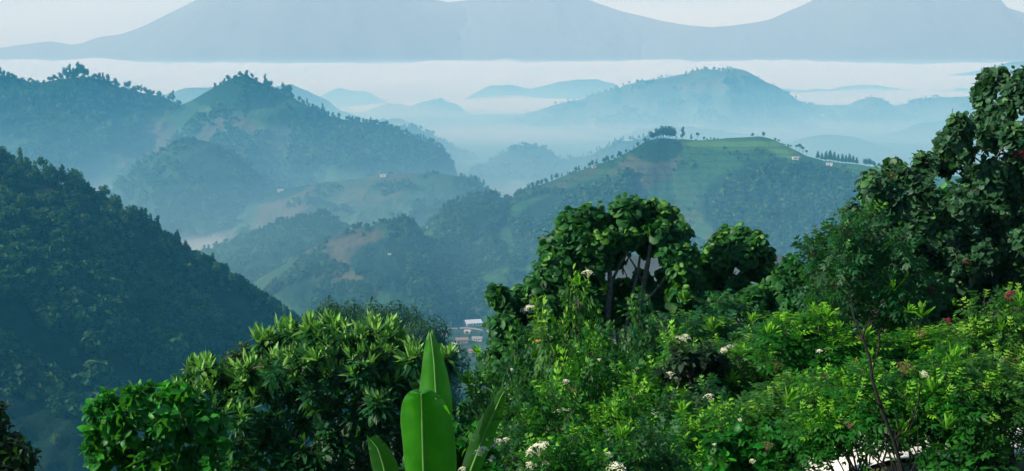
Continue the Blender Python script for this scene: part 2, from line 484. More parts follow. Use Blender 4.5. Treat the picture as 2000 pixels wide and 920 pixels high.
H_SPUR = hill('wooded_spur', [(120, 460), (200, 385), (260, 330), (310, 295), (355, 278), (400, 274), (430, 285), (470, 312), (520, 350), (580, 400), (660, 450)], 2050, M_MID,
     'rounded blue spur in front of the twin-peaked hill', 450, 350, .42, 30, 200, 53, 1.0, base=(.1, 0, .5))
H_SHELF = hill('farmed_slope', [(340, 450), (400, 440), (470, 405), (520, 385), (560, 368), (620, 358), (690, 350), (740, 341), (800, 338), (850, 336), (890, 343), (925, 350), (960, 375), (1000, 420), (1060, 480)], 1950, M_MID,
     'pale farmed slope with brown plots below the long wooded shoulder', 520, 300, .36, 28, 170, 55, 1.2, nu=320, nv=170, base=(.15, 0, .15),
     blobs=[(0, 560, 400, 60, 30, -30, 1), (0, 740, 370, 90, 25, -25, .5), (2, 540, 375, 60, 14, -15, .9), (2, 940, 365, 50, 25, 20, 1), (1, 650, 355, 20, 4, -5, .3)])
H_WOODED = hill('wooded_spur', [(780, 520), (820, 455), (850, 425), (880, 400), (910, 388), (940, 382), (975, 384), (1000, 392), (1040, 430), (1100, 500), (1150, 560)], 1600, M_MID,
     'dark wooded spur beside the small yellow-green field', 400, 300, .40, 26, 150, 57, 1.5, base=(0, 0, .45),
     blobs=[(1, 838, 425, 34, 12, -42, 1), (0, 1010, 480, 60, 40, 0, .9), (2, 930, 410, 60, 30, 0, 1)])
H_GREEN = hill('green_hill', [(900, 470), (960, 405), (1000, 386), (1040, 366), (1075, 354), (1100, 344), (1150, 327), (1200, 311), (1240, 290), (1262, 276), (1290, 270), (1330, 272), (1370, 275), (1420, 270),
        (1460, 268), (1490, 268), (1515, 274), (1545, 290), (1575, 305), (1610, 314), (1660, 320), (1720, 328), (1800, 333), (1900, 350), (2100, 390)], 1720, M_TERR,
     'green terraced hill with a flat grassy top and wooded lower right flank', 620, 400, .42, 40, 210, 59, .8, nu=420, nv=220, base=(.05, .1, 0),
     blobs=[(0, 1260, 330, 70, 35, -35, 1), (0, 1370, 420, 60, 50, 0, .55), (0, 1100, 350, 70, 20, -25, .5), (2, 1540, 400, 150, 75, 0, 1), (2, 1120, 400, 110, 30, -20, .8), (2, 1280, 290, 45, 22, 0, 1), (1, 1440, 282, 90, 9, 0, .8), (1, 1530, 295, 40, 12, 25, .7)],
     bend=[(900, -150), (1300, 0), (1500, 0), (2100, -300)])
H_LOWL = hill('low_spur', [(330, 540), (380, 500), (420, 482), (460, 468), (490, 462), (540, 438), (580, 430), (620, 422), (650, 427), (675, 445), (720, 480), (800, 540)], 1650, M_MID,
     'low dark wooded spur left of the brown-patched hill', 350, 250, .38, 20, 140, 61, 1.3, base=(.1, 0, .5))
H_CENTRE = hill('brown_patched_hill', [(400, 640), (450, 590), (500, 548), (550, 520), (600, 490), (640, 468), (690, 448), (740, 438), (790, 434), (815, 446), (835, 478), (870, 500), (920, 513), (960, 524), (1000, 545), (1100, 600), (1200, 650)], 1480, M_MID,
     'low hill with brown bare plots on its left side and dark woods on its right', 380, 300, .40, 32, 150, 63, 1.2, nu=340, nv=190, base=(0, 0, .35),
     blobs=[(0, 700, 510, 60, 60, -50, 1), (0, 650, 560, 40, 30, 0, .7), (0, 640, 470, 70, 14, -30, .6), (2, 850, 530, 150, 50, 10, 1), (2, 600, 560, 60, 40, 0, .6), (1, 745, 515, 14, 5, -30, .9)])
H_NEARL = hill('near_slope', [(-500, 150), (-300, 215), (-120, 270), (0, 312), (30, 330), (60, 340), (100, 354), (150, 374), (200, 400), (240, 420), (280, 442), (320, 470), (370, 505), (410, 525), (450, 550), (500, 582),
        (540, 606), (575, 628), (640, 680), (740, 760)], 850, M_NEAR,
     'dark wooded slope falling from the left edge to the valley', 430, 300, .34, 22, 130, 65, .5, nu=340, nv=240, base=(.05, 0, .6),
     blobs=[(0, 70, 370, 50, 14, 20, 1), (1, 200, 860, 260, 90, 0, .25)])

# ------------------------------------------------------------------ trees seen far off
def crown_cloud(shape, n, size, seed, W=.62):
    """Leaf clumps (small bent quads) spread through the volume of a crown of height 1 that starts at z=.18."""
    r = np.random.RandomState(seed)
    lobes = []
    if shape in ('round', 'dense'):
        for k in range(9):
            a = r.rand() * 6.28; q = r.rand() ** .5 * W * .33
            lobes.append((q * math.cos(a), q * math.sin(a), .42 + .38 * r.rand(), .17 + .1 * r.rand(), .15 + .08 * r.rand()))
        lobes.append((0, 0, .62, .26, .26))
    elif shape == 'tall':
        for k in range(9):
            a = r.rand() * 6.28; z = .32 + .6 * k / 9
            q = .13 * (1.1 - z) + .03
            lobes.append((q * math.cos(a), q * math.sin(a), z, .13 * (1.25 - z * .8), .11))
    elif shape == 'pine':
        for k in range(9):
            z = .28 + .68 * k / 9; lobes.append((0, 0, z, .22 * (1.05 - z) + .02, .05))
    else:  # open, gappy crown
        for k in range(7):
            a = r.rand() * 6.28; q = W * .36 * (.3 + .7 * r.rand())
            lobes.append((q * math.cos(a), q * math.sin(a), .55 + .36 * r.rand(), .12 + .06 * r.rand(), .09 + .04 * r.rand()))
    wts = np.array([l[3] ** 2 for l in lobes]); wts /= wts.sum()
    li = r.choice(len(lobes), n, p=wts); L = np.array(lobes)[li]
    d = r.normal(size=(n, 3)); d /= np.linalg.norm(d, axis=1)[:, None]
    rad = .55 + .5 * r.rand(n) ** .7
    c = L[:, :3] + d * np.stack([L[:, 3], L[:, 3], L[:, 4]], 1) * rad[:, None]
    nn = d + r.normal(size=(n, 3)) * .45; nn[:, 2] += .25; nn /= np.linalg.norm(nn, axis=1)[:, None]
    t = np.cross(nn, r.normal(size=(n, 3))); t /= np.linalg.norm(t, axis=1)[:, None]
    b = np.cross(nn, t)
    s = size * (.6 + .8 * r.rand(n))[:, None]
    q = [c - t * s - b * s * .7, c + t * s * .8 - b * s * .9, c + t * s + b * s * .8, c - t * s * .7 + b * s]
    q[0] -= nn * s * .3; q[2] -= nn * s * .3
    V = np.stack(q, 1).reshape(-1, 3)
    rnd = np.repeat(r.rand(n), 4); yg = np.repeat(np.clip(d[:, 2], 0, 1) * r.rand(n) * .5, 4)
    A = np.stack([yg, rnd, rnd * 0, rnd * 0 + 1], 1)
    return V, np.arange(n * 4).reshape(-1, 4), A

def trunk_mesh(name, seed, shape, mat):
    rd = random.Random(seed); T = Tubes()
    top = .55 if shape in ('round', 'open', 'dense') else .85
    T.tube([(0, 0, -.06), (.005, 0, .2), (-.008, .006, .4), (.01, 0, top)], .022, .007, 6)
    if shape in ('round', 'open'):
        for k in range(5):
            a = rd.uniform(0, 6.28); q = rd.uniform(.1, .24)
            T.limb((0, 0, rd.uniform(.2, .4)), (q * math.cos(a), q * math.sin(a), rd.uniform(.5, .8)), .011, .004, rd, .1, 3, 5)
    return T.mesh(name, mat)

KINDS = {}
for ki, (shape, n, s) in enumerate([('round', 420, .042), ('tall', 300, .034), ('open', 260, .034), ('pine', 300, .034), ('dense', 12000, .0095)]):
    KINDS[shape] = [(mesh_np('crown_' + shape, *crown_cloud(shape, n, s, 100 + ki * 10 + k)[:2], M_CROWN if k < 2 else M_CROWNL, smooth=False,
                             attr=crown_cloud(shape, n, s, 100 + ki * 10 + k)[2]),
                     trunk_mesh('trunk_' + shape, 50 + k, shape, M_BARK)) for k in range(3)]

_tree_rnd = random.Random(11)
def far_tree(base, h, shape, label, cat, group, name='tree', variant=None, wide=1.0):
    cm, tm = KINDS[shape][variant if variant is not None else _tree_rnd.randrange(3)]
    e = empty(name, base); tag(e, label, cat, group)
    e.scale = (h * wide, h * wide, h); e.rotation_euler = (0, 0, _tree_rnd.uniform(0, 6.28))
    link('crown', cm, e); link('trunk', tm, e)
    return e

def crest_tree(H, px, hpx, shape, label, group, down=0, name='tree', variant=None, wide=.8, cat='tree'):
    """A tree standing on the crest line of a hill at photo column px, hpx pixels tall."""
    j = np.interp(px, H.u, np.arange(len(H.u)))
    x = np.interp(j, np.arange(len(H.X)), H.X); yc = np.interp(j, np.arange(len(H.X)), H.Yc)
    y = yc - down
    if down: x = x * (y / yc)
    z = float(H.z_at(np.array([x]), np.array([y]))[0])
    h = hpx * y / FPX
    return far_tree((x, y, z - .10 * h), h * 1.1, shape, label, cat, group, name, variant, wide)

def forest(H, name, label, cat, n, hm, pxbox, test, seed, nq=60, qs=.075, kinds=('round', 'tall', 'round'), mat=None, hvar=.35):
    """Woodland that reads as one mass: many small crowns joined on the hillside."""
    r = np.random.RandomState(seed)
    protos = [crown_cloud(k, nq, qs, seed + i) for i, k in enumerate(kinds)]
    got = []
    tries = 0
    while len(got) < n and tries < 60:
        tries += 1
        m = n * 3
        u = r.uniform(pxbox[0], pxbox[1], m)
        j = np.interp(u, H.u, np.arange(len(H.u)))
        x = np.interp(j, np.arange(len(H.X)), H.X); yc = np.interp(j, np.arange(len(H.X)), H.Yc)
        y = yc + r.uniform(H.v[0] * .98, 30, m)
        x = x * np.clip(y / yc, .7, 1.05)
        z = H.z_at(x, y)
        px, py = to_px(x, y, z)
        ok = test(px, py, x, y) & (z > -285) & (py < 960) & (py > pxbox[2]) & (py < pxbox[3])
        fk = np.clip((yc - y) / (110 if H is H_NEARL else 70), .4 if H is H_NEARL else .6, 1)
        for a, b, c, k_ in zip(x[ok], y[ok], z[ok], fk[ok]):
            got.append((a, b, c, k_))
            if len(got) >= n: break
    Vs = []; As = []; nn = 0; Fs = []
    for (a, b, c, k_) in got:
        V, F, A = protos[r.randint(len(protos))]
        h = hm * k_ * (1 - hvar + 2 * hvar * r.rand() ** 1.5 * 1.3); an = r.rand() * 6.28
        ca, sa = math.cos(an), math.sin(an)
        W = V * [h * 1.15, h * 1.15, h]
        W = np.stack([W[:, 0] * ca - W[:, 1] * sa + a, W[:, 0] * sa + W[:, 1] * ca + b, W[:, 2] + c - .2 * h], 1)
        A2 = A.copy(); A2[:, 1] = np.clip(A[:, 1] * .5 + r.rand() * .6, 0, 1); A2[:, 0] = A[:, 0] * .6 + (r.rand() < .15) * .6
        Vs.append(W); As.append(A2); Fs.append(F + nn); nn += len(V)
    if not Vs: return
    me = mesh_np(name, np.concatenate(Vs), np.concatenate(Fs), mat or M_CROWN, smooth=False, attr=np.concatenate(As))
    tag(link(name, me), label, cat, None, 'stuff')

def nz(x, y, lam, thr, seed): return fbm(x / lam, y / lam, 3, seed) > thr

forest(H_NEARL, 'hillside_woods', 'dense dark woods covering the near left slope', 'woodland', 3000, 11, (-120, 640, 250, 940),
       lambda px, py, x, y: (nz(x, y, 60, -.18, 5) & ~((np.abs(px - 75) < 50) & (np.abs(py - 372) < 12)) & (py < 760 + 60 * np.sin(px / 90.))), 201, 90, .07, hvar=.55)
forest(H_NEARL, 'sun_toned_woods', 'trees in the upper part of the near left slope, sunlit tone painted in', 'woodland', 420, 12, (-60, 600, 280, 760),  # warm sunlight along the crest is put into a paler leaf colour
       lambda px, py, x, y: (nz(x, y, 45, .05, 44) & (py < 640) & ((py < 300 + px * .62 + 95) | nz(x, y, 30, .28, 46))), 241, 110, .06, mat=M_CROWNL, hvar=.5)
forest(H_TWIN, 'hillside_woods', 'blue-green woods along the shoulders of the twin-peaked hill', 'woodland', 2600, 13, (-100, 900, 120, 470),
       lambda px, py, x, y: nz(x, y, 140, .02, 6) | ((px > 560) & (py < 330) & nz(x, y, 80, -.25, 8)) | ((px < 360) & (py < 215)) , 202, 36, .10)
forest(H_SPUR, 'hillside_woods', 'woods on the rounded spur below the twin-peaked hill', 'woodland', 700, 12, (120, 660, 250, 470),
       lambda px, py, x, y: nz(x, y, 110, -.05, 7), 203, 36, .10)
forest(H_SHELF, 'hillside_woods', 'scattered trees and hedges on the pale farmed slope', 'woodland', 750, 9, (340, 1050, 320, 520),
       lambda px, py, x, y: nz(x, y, 60, .12, 9) | ((px > 900) & (py < 400) & nz(x, y, 60, -.2, 3)), 204, 36, .10)
forest(H_WOODED, 'hillside_woods', 'dark woods covering the spur beside the small yellow-green field', 'woodland', 700, 11, (790, 1100, 360, 600),
       lambda px, py, x, y: (nz(x, y, 70, -.12, 10)) & ~((px < 862 - (py - 410) * .9) & (py > 402) & (py < 448)) & (px < 1000), 205, 50, .085)
forest(H_GREEN, 'hillside_woods', 'dark woods on the lower right flank of the green hill', 'woodland', 2400, 12, (1000, 1800, 270, 620),
       lambda px, py, x, y: ((((px - 1560) / 170) ** 2 + ((py - 410) / 85) ** 2 < 1) & nz(x, y, 50, -.3, 4)) | ((px < 1230) & (py > 345) & nz(x, y, 70, -.05, 12)) | ((py > 440) & nz(x, y, 60, .05, 14)), 206, 50, .085)
forest(H_GREEN, 'orchard', 'scattered bushes over the terraces of the green hill', 'bushes', 260, 5, (1100, 1700, 270, 480),
       lambda px, py, x, y: nz(x, y, 40, .1, 18), 226, 30, .12, ('round', 'open'))
forest(H_LOWL, 'hillside_woods', 'woods on the low dark spur left of the brown-patched hill', 'woodland', 620, 11, (340, 780, 400, 560),
       lambda px, py, x, y: nz(x, y, 70, -.1, 15) | (py < 450), 207, 50, .085)
forest(H_CENTRE, 'hillside_woods', 'dark woods on the right side of the brown-patched hill', 'woodland', 1700, 10, (420, 1180, 420, 640),
       lambda px, py, x, y: (((px > 800) & nz(x, y, 60, -.3, 16)) | ((px > 760) & (py < 480)) | nz(x, y, 60, .02, 17)) & ~((np.abs(px - 700) < 55) & (np.abs(py - 500) < 60) & nz(x, y, 30, -.1, 19)), 208, 55, .08)
forest(H_CONE, 'hillside_woods', 'blue woods on the flat-topped knoll in the gap', 'woodland', 500, 13, (880, 1350, 260, 400),
       lambda px, py, x, y: nz(x, y, 120, -.1, 22), 209, 26, .12)
forest(H_LEFTRIDGE, 'hillside_woods', 'blue woods on the ridge behind the long shoulder', 'woodland', 300, 14, (700, 1000, 230, 380),
       lambda px, py, x, y: nz(x, y, 120, -.1, 23), 210, 26, .12)

forest(H_BROAD, 'hillside_woods', 'faint belts of trees across the broad pale blue hill', 'woodland', 1500, 17, (880, 2100, 120, 330),
       lambda px, py, x, y: nz(x, y, 170, .08, 61) | (nz(x, y, 60, .2, 62)), 261, 18, .14, ('round', 'tall'))
# individual trees on the crests
for px, hp, sh in [(4, 20, 'round'), (22, 12, 'round'), (38, 30, 'tall'), (54, 22, 'open')]:
    crest_tree(H_NEARL, px, hp * 1.6, sh, {4: 'rounded tree at the left edge on the near dark slope', 22: 'small round tree between two taller ones at the top of the near slope',
               38: 'tall dark oval tree near the top of the near left slope', 54: 'thin open tree just right of the tall oval one on the near slope'}[px], 'trees on the near left crest')
rr_ = random.Random(5)
px = 70
while px < 568:
    hp = rr_.uniform(26, 50) * (1.0 if px < 420 else .75)
    sh = rr_.choice(['round', 'round', 'tall', 'tall', 'open'])
    zone = ('below the pale clearing' if px < 150 else 'on the upper half of its skyline' if px < 260 else 'half-way down its skyline' if px < 345 else
            'just above the lone slim pair' if px < 395 else 'on the lowest part of its skyline')
    if not 336 < px < 378:
        crest_tree(H_NEARL, px, hp, sh, {'round': 'bushy', 'tall': 'narrow upright', 'open': 'open-crowned'}[sh] + ' tree of the near slope, ' + zone, 'trees on the near left crest', down=rr_.uniform(0, 10))
    px += rr_.uniform(7, 16)
crest_tree(H_NEARL, 346, 44, 'tall', 'taller left tree of the slim pair sticking up from the near slope', 'trees on the near left crest', variant=0)
crest_tree(H_NEARL, 364, 36, 'tall', 'shorter right tree of the slim pair sticking up from the near slope', 'trees on the near left crest', variant=1)
crest_tree(H_NEARL, 404, 30, 'round', 'solitary round tree against the pale valley on the near slope', 'trees on the near left crest', variant=0)
# pale clump in the middle of the slope
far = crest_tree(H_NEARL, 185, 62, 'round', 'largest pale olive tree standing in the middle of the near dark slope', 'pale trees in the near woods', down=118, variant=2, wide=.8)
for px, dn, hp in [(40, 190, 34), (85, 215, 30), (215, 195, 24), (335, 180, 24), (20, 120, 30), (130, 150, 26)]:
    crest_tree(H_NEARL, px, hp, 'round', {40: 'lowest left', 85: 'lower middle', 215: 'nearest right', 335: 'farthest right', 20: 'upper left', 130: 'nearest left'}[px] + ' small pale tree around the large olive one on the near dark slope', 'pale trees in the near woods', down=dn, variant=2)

TW = [(118, 12, 'round'), (128, 20, 'open'), (136, 24, 'tall'), (146, 18, 'round'), (153, 26, 'tall'), (160, 24, 'round'), (170, 16, 'open'), (186, 10, 'round'), (194, 12, 'open'), (202, 14, 'tall'), (211, 15, 'open'),
      (226, 14, 'open'), (246, 12, 'round'), (252, 15, 'open'), (262, 9, 'round'), (270, 12, 'round'), (276, 14, 'tall'), (284, 12, 'round'), (292, 10, 'round'), (300, 9, 'round'), (312, 10, 'round'), (332, 14, 'tall'), (338, 20, 'tall'),
      (420, 8, 'round'), (445, 9, 'round'), (468, 9, 'round'), (482, 10, 'round'), (492, 9, 'round'), (518, 18, 'tall'), (524, 9, 'round'), (530, 12, 'open'), (552, 20, 'tall'), (560, 20, 'round'), (568, 22, 'tall'),
      (585, 10, 'round'), (600, 12, 'tall'), (618, 8, 'round'), (631, 17, 'tall'), (650, 8, 'round'), (662, 10, 'round'), (8, 10, 'open'), (2, 14, 'tall'), (16, 9, 'round'), (95, 8, 'round'), (106, 10, 'round')]
for px, hp, sh in TW:
    z = ('at the left edge of its crest' if px < 40 else 'in the tall clump on its left summit' if 112 < px < 176 else 'before its left summit' if px <= 112 else 'on the slope right of its left summit' if px < 240 else
         'near the saddle between its summits' if px < 345 else 'on its pointed right summit' if px < 500 else 'in the clump right of its pointed summit' if 545 < px < 575 else
         'on the slope just below its pointed summit' if px < 545 else 'far down its right shoulder')
    sh2 = {'open': 'round'}.get(sh, sh)
    crest_tree(H_TWIN, px, hp * 1.25, sh2, {'round': 'bushy', 'tall': 'upright', 'open': 'thin'}[sh] + ' tree of the twin-peaked hill, ' + z, 'trees on the twin-peaked hill', variant=px % 2, wide=.62 if sh == 'open' else .8)
px = 676
while px < 884:
    crest_tree(H_TWIN, px, rr_.uniform(6, 14), rr_.choice(['round', 'tall', 'round']), 'tiny tree on the right shoulder of the twin-peaked hill', 'trees on the long shoulder', variant=rr_.randrange(2), down=rr_.uniform(0, 12))
    px += rr_.uniform(4.5, 9)
for px, hp in [(790, 8), (806, 7), (822, 10), (838, 8), (846, 12), (868, 8), (880, 7), (905, 8)]:
    crest_tree(H_LEFTRIDGE, px, hp, 'round', 'tiny blue tree on the ridge running down behind the long shoulder', 'trees on the mid blue ridges', variant=0)
for px in range(985, 1330, 9):
    crest_tree(H_CONE, px + rr_.uniform(-3, 3), rr_.uniform(4, 9) + (4 if px > 1150 else 0), rr_.choice(['round', 'tall']), 'tiny blue tree on ' + ('top of the flat-topped knoll' if px < 1080 else 'the wooded ridge right of the flat-topped knoll'), 'trees on the mid blue ridges', variant=0)
for px in list(range(1085, 1240, 12)) + [1285, 1292, 1302, 1340, 1540, 1555, 1702, 1735, 1000, 1030]:
    crest_tree(H_BROAD, px, rr_.uniform(4, 8), 'round', 'tiny pale tree on the skyline of the broad hill, ' + ('on its long left slope' if px < 1250 else 'near its rounded summit' if px < 1400 else 'on its right side'), 'trees on the broad hill', variant=0)
# green hill
for px, hp, sh, lb in [(1272, 20, 'round', 'leftmost bushy tree of the dark clump on the green hill'), (1284, 24, 'round', 'second tree of the dark clump on the green hill'), (1296, 28, 'round', 'broad tree in the middle of the dark clump on the green hill'),
                       (1308, 28, 'round', 'tallest bushy tree of the dark clump on the green hill'), (1314, 24, 'round', 'right-hand tree of the dark clump on the green hill'), (1333, 27, 'tall', 'slim tree standing apart, right of the dark clump on the green hill'),
                       (1350, 14, 'tall', 'small slim tree right of the lone slim one on the green hill'), (1362, 16, 'open', 'thin stick-like tree with a tiny crown on the flat grassy top'), (1375, 8, 'round', 'low bush on the left part of the flat grassy top'),
                       (1470, 10, 'round', 'low bush near the highest point of the flat grassy top'), (1491, 12, 'round', 'bush at the right end of the flat grassy top')]:
    crest_tree(H_GREEN, px, hp, sh, lb, 'trees on top of the green hill', variant=0)
for px, hp in [(1555, 12), (1562, 18), (1568, 16), (1575, 12)]:
    crest_tree(H_GREEN, px, hp, 'open', 'sparse tree with a bare stem on the right shoulder of the green hill', 'sparse trees on the shoulder', variant=0)
for i, px in enumerate([1597, 1605, 1613, 1621, 1629, 1637, 1645, 1652, 1659, 1666, 1673]):
    crest_tree(H_GREEN, px, [18, 16, 22, 24, 22, 18, 20, 18, 22, 18, 16][i], 'pine', 'dark pine in the row along the right shoulder of the green hill', 'pine row on the green hill', name='pine_tree', variant=i % 2, cat='pine tree', wide=1.25)
for px, hp in [(1690, 16), (1698, 18), (1706, 14), (1716, 10)]:
    crest_tree(H_GREEN, px, hp, 'round', 'bushy dark tree right of the pine row on the green hill', 'trees right of the pine row', variant=0)
for px in range(1015, 1262, 9):
    crest_tree(H_GREEN, px + rr_.uniform(-3, 3), rr_.uniform(7, 15), rr_.choice(['round', 'round', 'tall']), 'small tree on the left skyline of the green hill, ' + ('its lower end' if px < 1110 else 'its middle' if px < 1190 else 'its upper end'), 'trees on the left skyline of the green hill', down=rr_.uniform(0, 8))
for px in range(925, 1000, 8):
    crest_tree(H_SHELF, px - 5, rr_.uniform(12, 20), rr_.choice(['round', 'tall']), 'dark tree of the wooded knob at the right end of the farmed slope', 'trees on the wooded knob', variant=0, down=rr_.uniform(0, 25))
for px in range(868, 985, 9):
    crest_tree(H_WOODED, px, rr_.uniform(9, 17), rr_.choice(['round', 'tall', 'round']), 'dark tree on the crest of the spur beside the yellow-green field', 'trees on the spur by the yellow field', variant=rr_.randrange(2))
for px, hp in [(370, 10), (378, 12), (388, 10), (398, 13)]:
    crest_tree(H_SHELF, px, hp, 'round', 'small blue tree at the left foot of the farmed slope', 'trees at the foot of the farmed slope', variant=0)
for px in range(462, 680, 9):
    crest_tree(H_LOWL, px, rr_.uniform(8, 16) + (8 if abs(px - 540) < 6 or abs(px - 630) < 8 else 0), rr_.choice(['round', 'tall', 'round']), 'dark tree on the low spur left of the brown-patched hill, ' + ('its left half' if px < 560 else 'its right half'), 'trees on the low spur', variant=rr_.randrange(2))
for px, hp, sh in [(700, 8, 'round'), (730, 9, 'round'), (748, 10, 'round'), (770, 14, 'round'), (778, 18, 'tall'), (788, 20, 'round'), (798, 18, 'tall'), (806, 20, 'round'), (846, 24, 'round'), (852, 28, 'tall'), (884, 12, 'round'), (918, 20, 'tall'), (924, 14, 'round'), (962, 20, 'round'), (968, 15, 'round')]:
    z = 'on its flat top' if px < 760 else 'in the clump at the right end of its top' if px < 820 else 'on its descending right skyline'
    crest_tree(H_CENTRE, px, hp, sh, {'round': 'bushy', 'tall': 'upright'}[sh] + ' dark tree of the brown-patched hill, ' + z, 'trees on the brown-patched hill', variant=px % 2)

# ------------------------------------------------------------------ haze, mist and fog
def box_mesh(name, x0, x1, y0, y1, z0, z1, mat):
    V = [(x, y, z) for x in (x0, x1) for y in (y0, y1) for z in (z0, z1)]
    F = [(0, 1, 3, 2), (4, 6, 7, 5), (0, 4, 5, 1), (2, 3, 7, 6), (0, 2, 6, 4), (1, 5, 7, 3)]
    return mesh_np(name, V, np.array(F), mat, smooth=False)

tag(link('haze', box_mesh('haze', -31000, 31000, -3000, 24000, -420, 1120, vol_mat('haze', HAZE_D, HAZE_COL, (.62, .62, .62)))),
    'thin blue morning haze filling the air', 'haze', None, 'stuff')
tag(link('haze', box_mesh('haze', -30000, 30000, 3000, 23900, -415, 1115, vol_mat('distant_haze', .55e-4, (.80, .88, 1.0), (.8, .8, .8)))),
    'denser pale haze in front of the volcanoes', 'haze', None, 'stuff')
for top, dens, c in [(-62, 1.45e-4, (.30, .64, 1.0)), (-130, 2.6e-4, (.38, .76, 1.0)), (-190, 3.4e-4, (.48, .82, 1.0))]:
    tag(link('valley_mist', box_mesh('valley_mist', -12000 - top, 12000 + top, 900 - 2 * top, {-62: 6000, -130: 10500, -190: 14900}[top], -400 - abs(top) * .05, top, vol_mat('valley_mist', dens, c, (.8, .8, .8)))),
        'thin blue mist lying in the valleys', 'mist', None, 'stuff')
# a wedge of blue morning air that thins out towards the lowland
V = [(x, y, z) for x in (-9000, 9000) for y, z in ((-900, 87), (-900, -410), (7000, -410), (7000, -150))]
F = [(0, 1, 2, 3), (7, 6, 5, 4), (0, 3, 7, 4), (1, 5, 6, 2), (0, 4, 5, 1), (3, 2, 6, 7)]
tag(link('valley_mist', mesh_np('valley_mist', V, np.array(F), vol_mat('valley_mist', 1.15e-4, (.02, .52, .85), (.8, .8, .8)), smooth=False)),
    'blue air over the near valley', 'mist', None, 'stuff')

def fix_normals(me):
    import bmesh
    bm = bmesh.new(); bm.from_mesh(me); bmesh.ops.recalc_face_normals(bm, faces=bm.faces); bm.to_mesh(me); bm.free()

def fog_bank(name, x0, x1, y0, y1, topf, bottom, dens, label, nu=160, nv=160):
    gx = np.linspace(x0, x1, nu); gy = np.linspace(y0, y1, nv)
    XX, YY = np.meshgrid(gx, gy, indexing='ij'); ZZ = np.maximum(topf(XX, YY), bottom + .5)
    V = np.concatenate([np.stack([XX, YY, ZZ], -1).reshape(-1, 3), np.stack([XX, YY, XX * 0 + bottom], -1).reshape(-1, 3)])
    F = grid_faces(nu, nv); N = nu * nv
    Fb = F[:, ::-1] + N
    side = []
    for i in range(nu - 1):
        side += [(i * nv, i * nv + N, (i + 1) * nv + N, (i + 1) * nv), (i * nv + nv - 1, (i + 1) * nv + nv - 1, (i + 1) * nv + nv - 1 + N, i * nv + nv - 1 + N)]
    for j in range(nv - 1):
        side += [(j, j + 1, j + 1 + N, j + N), ((nu - 1) * nv + j, (nu - 1) * nv + j + N, (nu - 1) * nv + j + 1 + N, (nu - 1) * nv + j + 1)]
    me = mesh_np(name, V, np.concatenate([F, Fb, np.array(side)]), vol_mat(name, dens, (1, 1, 1)))
    fix_normals(me)
    tag(link(name, me), label, 'fog', None, 'stuff')

for o_ in [o for o in COL.objects if o.name.startswith(('haze', 'valley_mist'))]: fix_normals(o_.data)
def sea_top(x, y):
    near = np.clip((y - 5700 + 1900 * fbm(x / 900, y / 900, 4, 75)) / 1300, 0, 1)
    edge = near * near * (3 - 2 * near)
    b = fbm(x / 900, y / 1500, 5, 77)
    bill = fbm(x / 420, y / 700, 4, 78, ridged=True)
    return -207 - 98 * (1 - edge) + edge * (b * 95 + (bill - .4) * 34 + np.clip((y - 9000) / 5000, 0, 1) * 30 * fbm(x / 2500, y / 2500, 4, 79))
fog_bank('fog_sea', -11000, 11000, 4300, 14800, sea_top, -310, .008, 'bright white sea of fog filling the lowland in front of the volcanoes')
def bank(cx, cy_, rx, ry, h, zb, seed):
    def f(x, y):
        d = ((x - cx) / rx) ** 2 + ((y - cy_) / ry) ** 2
        return zb + h * np.clip(1 - d, 0, 1) ** .7 * (.75 + .9 * fbm(x / rx * 2.2, y / ry * 2.2, 4, seed))
    return f
p = P(960, 205, 5600)
fog_bank('fog_bank', p.x - 620, p.x + 900, 5200, 6000, bank(p.x + 100, 5600, 700, 380, 62, -270, 91), -272, .006, 'ragged white fog drifting at the foot of the faint flat-topped ridge', 90, 60)
p = P(1560, 200, 6500)
fog_bank('fog_bank', p.x - 900, p.x + 1500, 5900, 7300, bank(p.x + 300, 6600, 1100, 650, 80, -280, 93), -282, .006, 'soft white fog right of the broad hill and its rounded summit', 90, 60)

for k_, (px_, py_, Y_, rx_, ry_, h_, d_, lb_) in enumerate([
        (900, 262, 3900, 420, 300, 70, .0007, 'thin mist filling the notch left of the flat-topped knoll'),
        (1180, 282, 3900, 700, 350, 60, .0005, 'thin mist along the foot of the broad hill'),
        (1650, 300, 4100, 700, 350, 60, .0004, 'thin mist in front of the low hill behind the pines'),
        (700, 215, 5200, 500, 350, 60, .0012, 'white mist left of the gap, below the pointed far hill'),
        (470, 500, 1850, 150, 110, 38, .0040, 'small pale mist pocket left of the low dark spur'),
        (250, 440, 2150, 260, 120, 70, .0022, 'mist lying between the near slope and the twin-peaked hill'),
        (640, 560, 1710, 300, 100, 62, .0026, 'pale mist behind the brown-patched hill'),
        (930, 360, 2300, 170, 160, 55, .0012, 'mist in the gap behind the wooded knob'),
        (460, 590, 1420, 120, 60, 22, .0040, 'faint mist at the foot of the near slope')]):
    q_ = P(px_, py_, Y_)
    fog_bank('mist_pocket', q_.x - rx_ * 1.05, q_.x + rx_ * 1.05, Y_ - ry_ * 1.05, Y_ + ry_ * 1.05, bank(q_.x, Y_, rx_, ry_, h_, -274, 120 + k_), -276, d_, lb_, 50, 40)
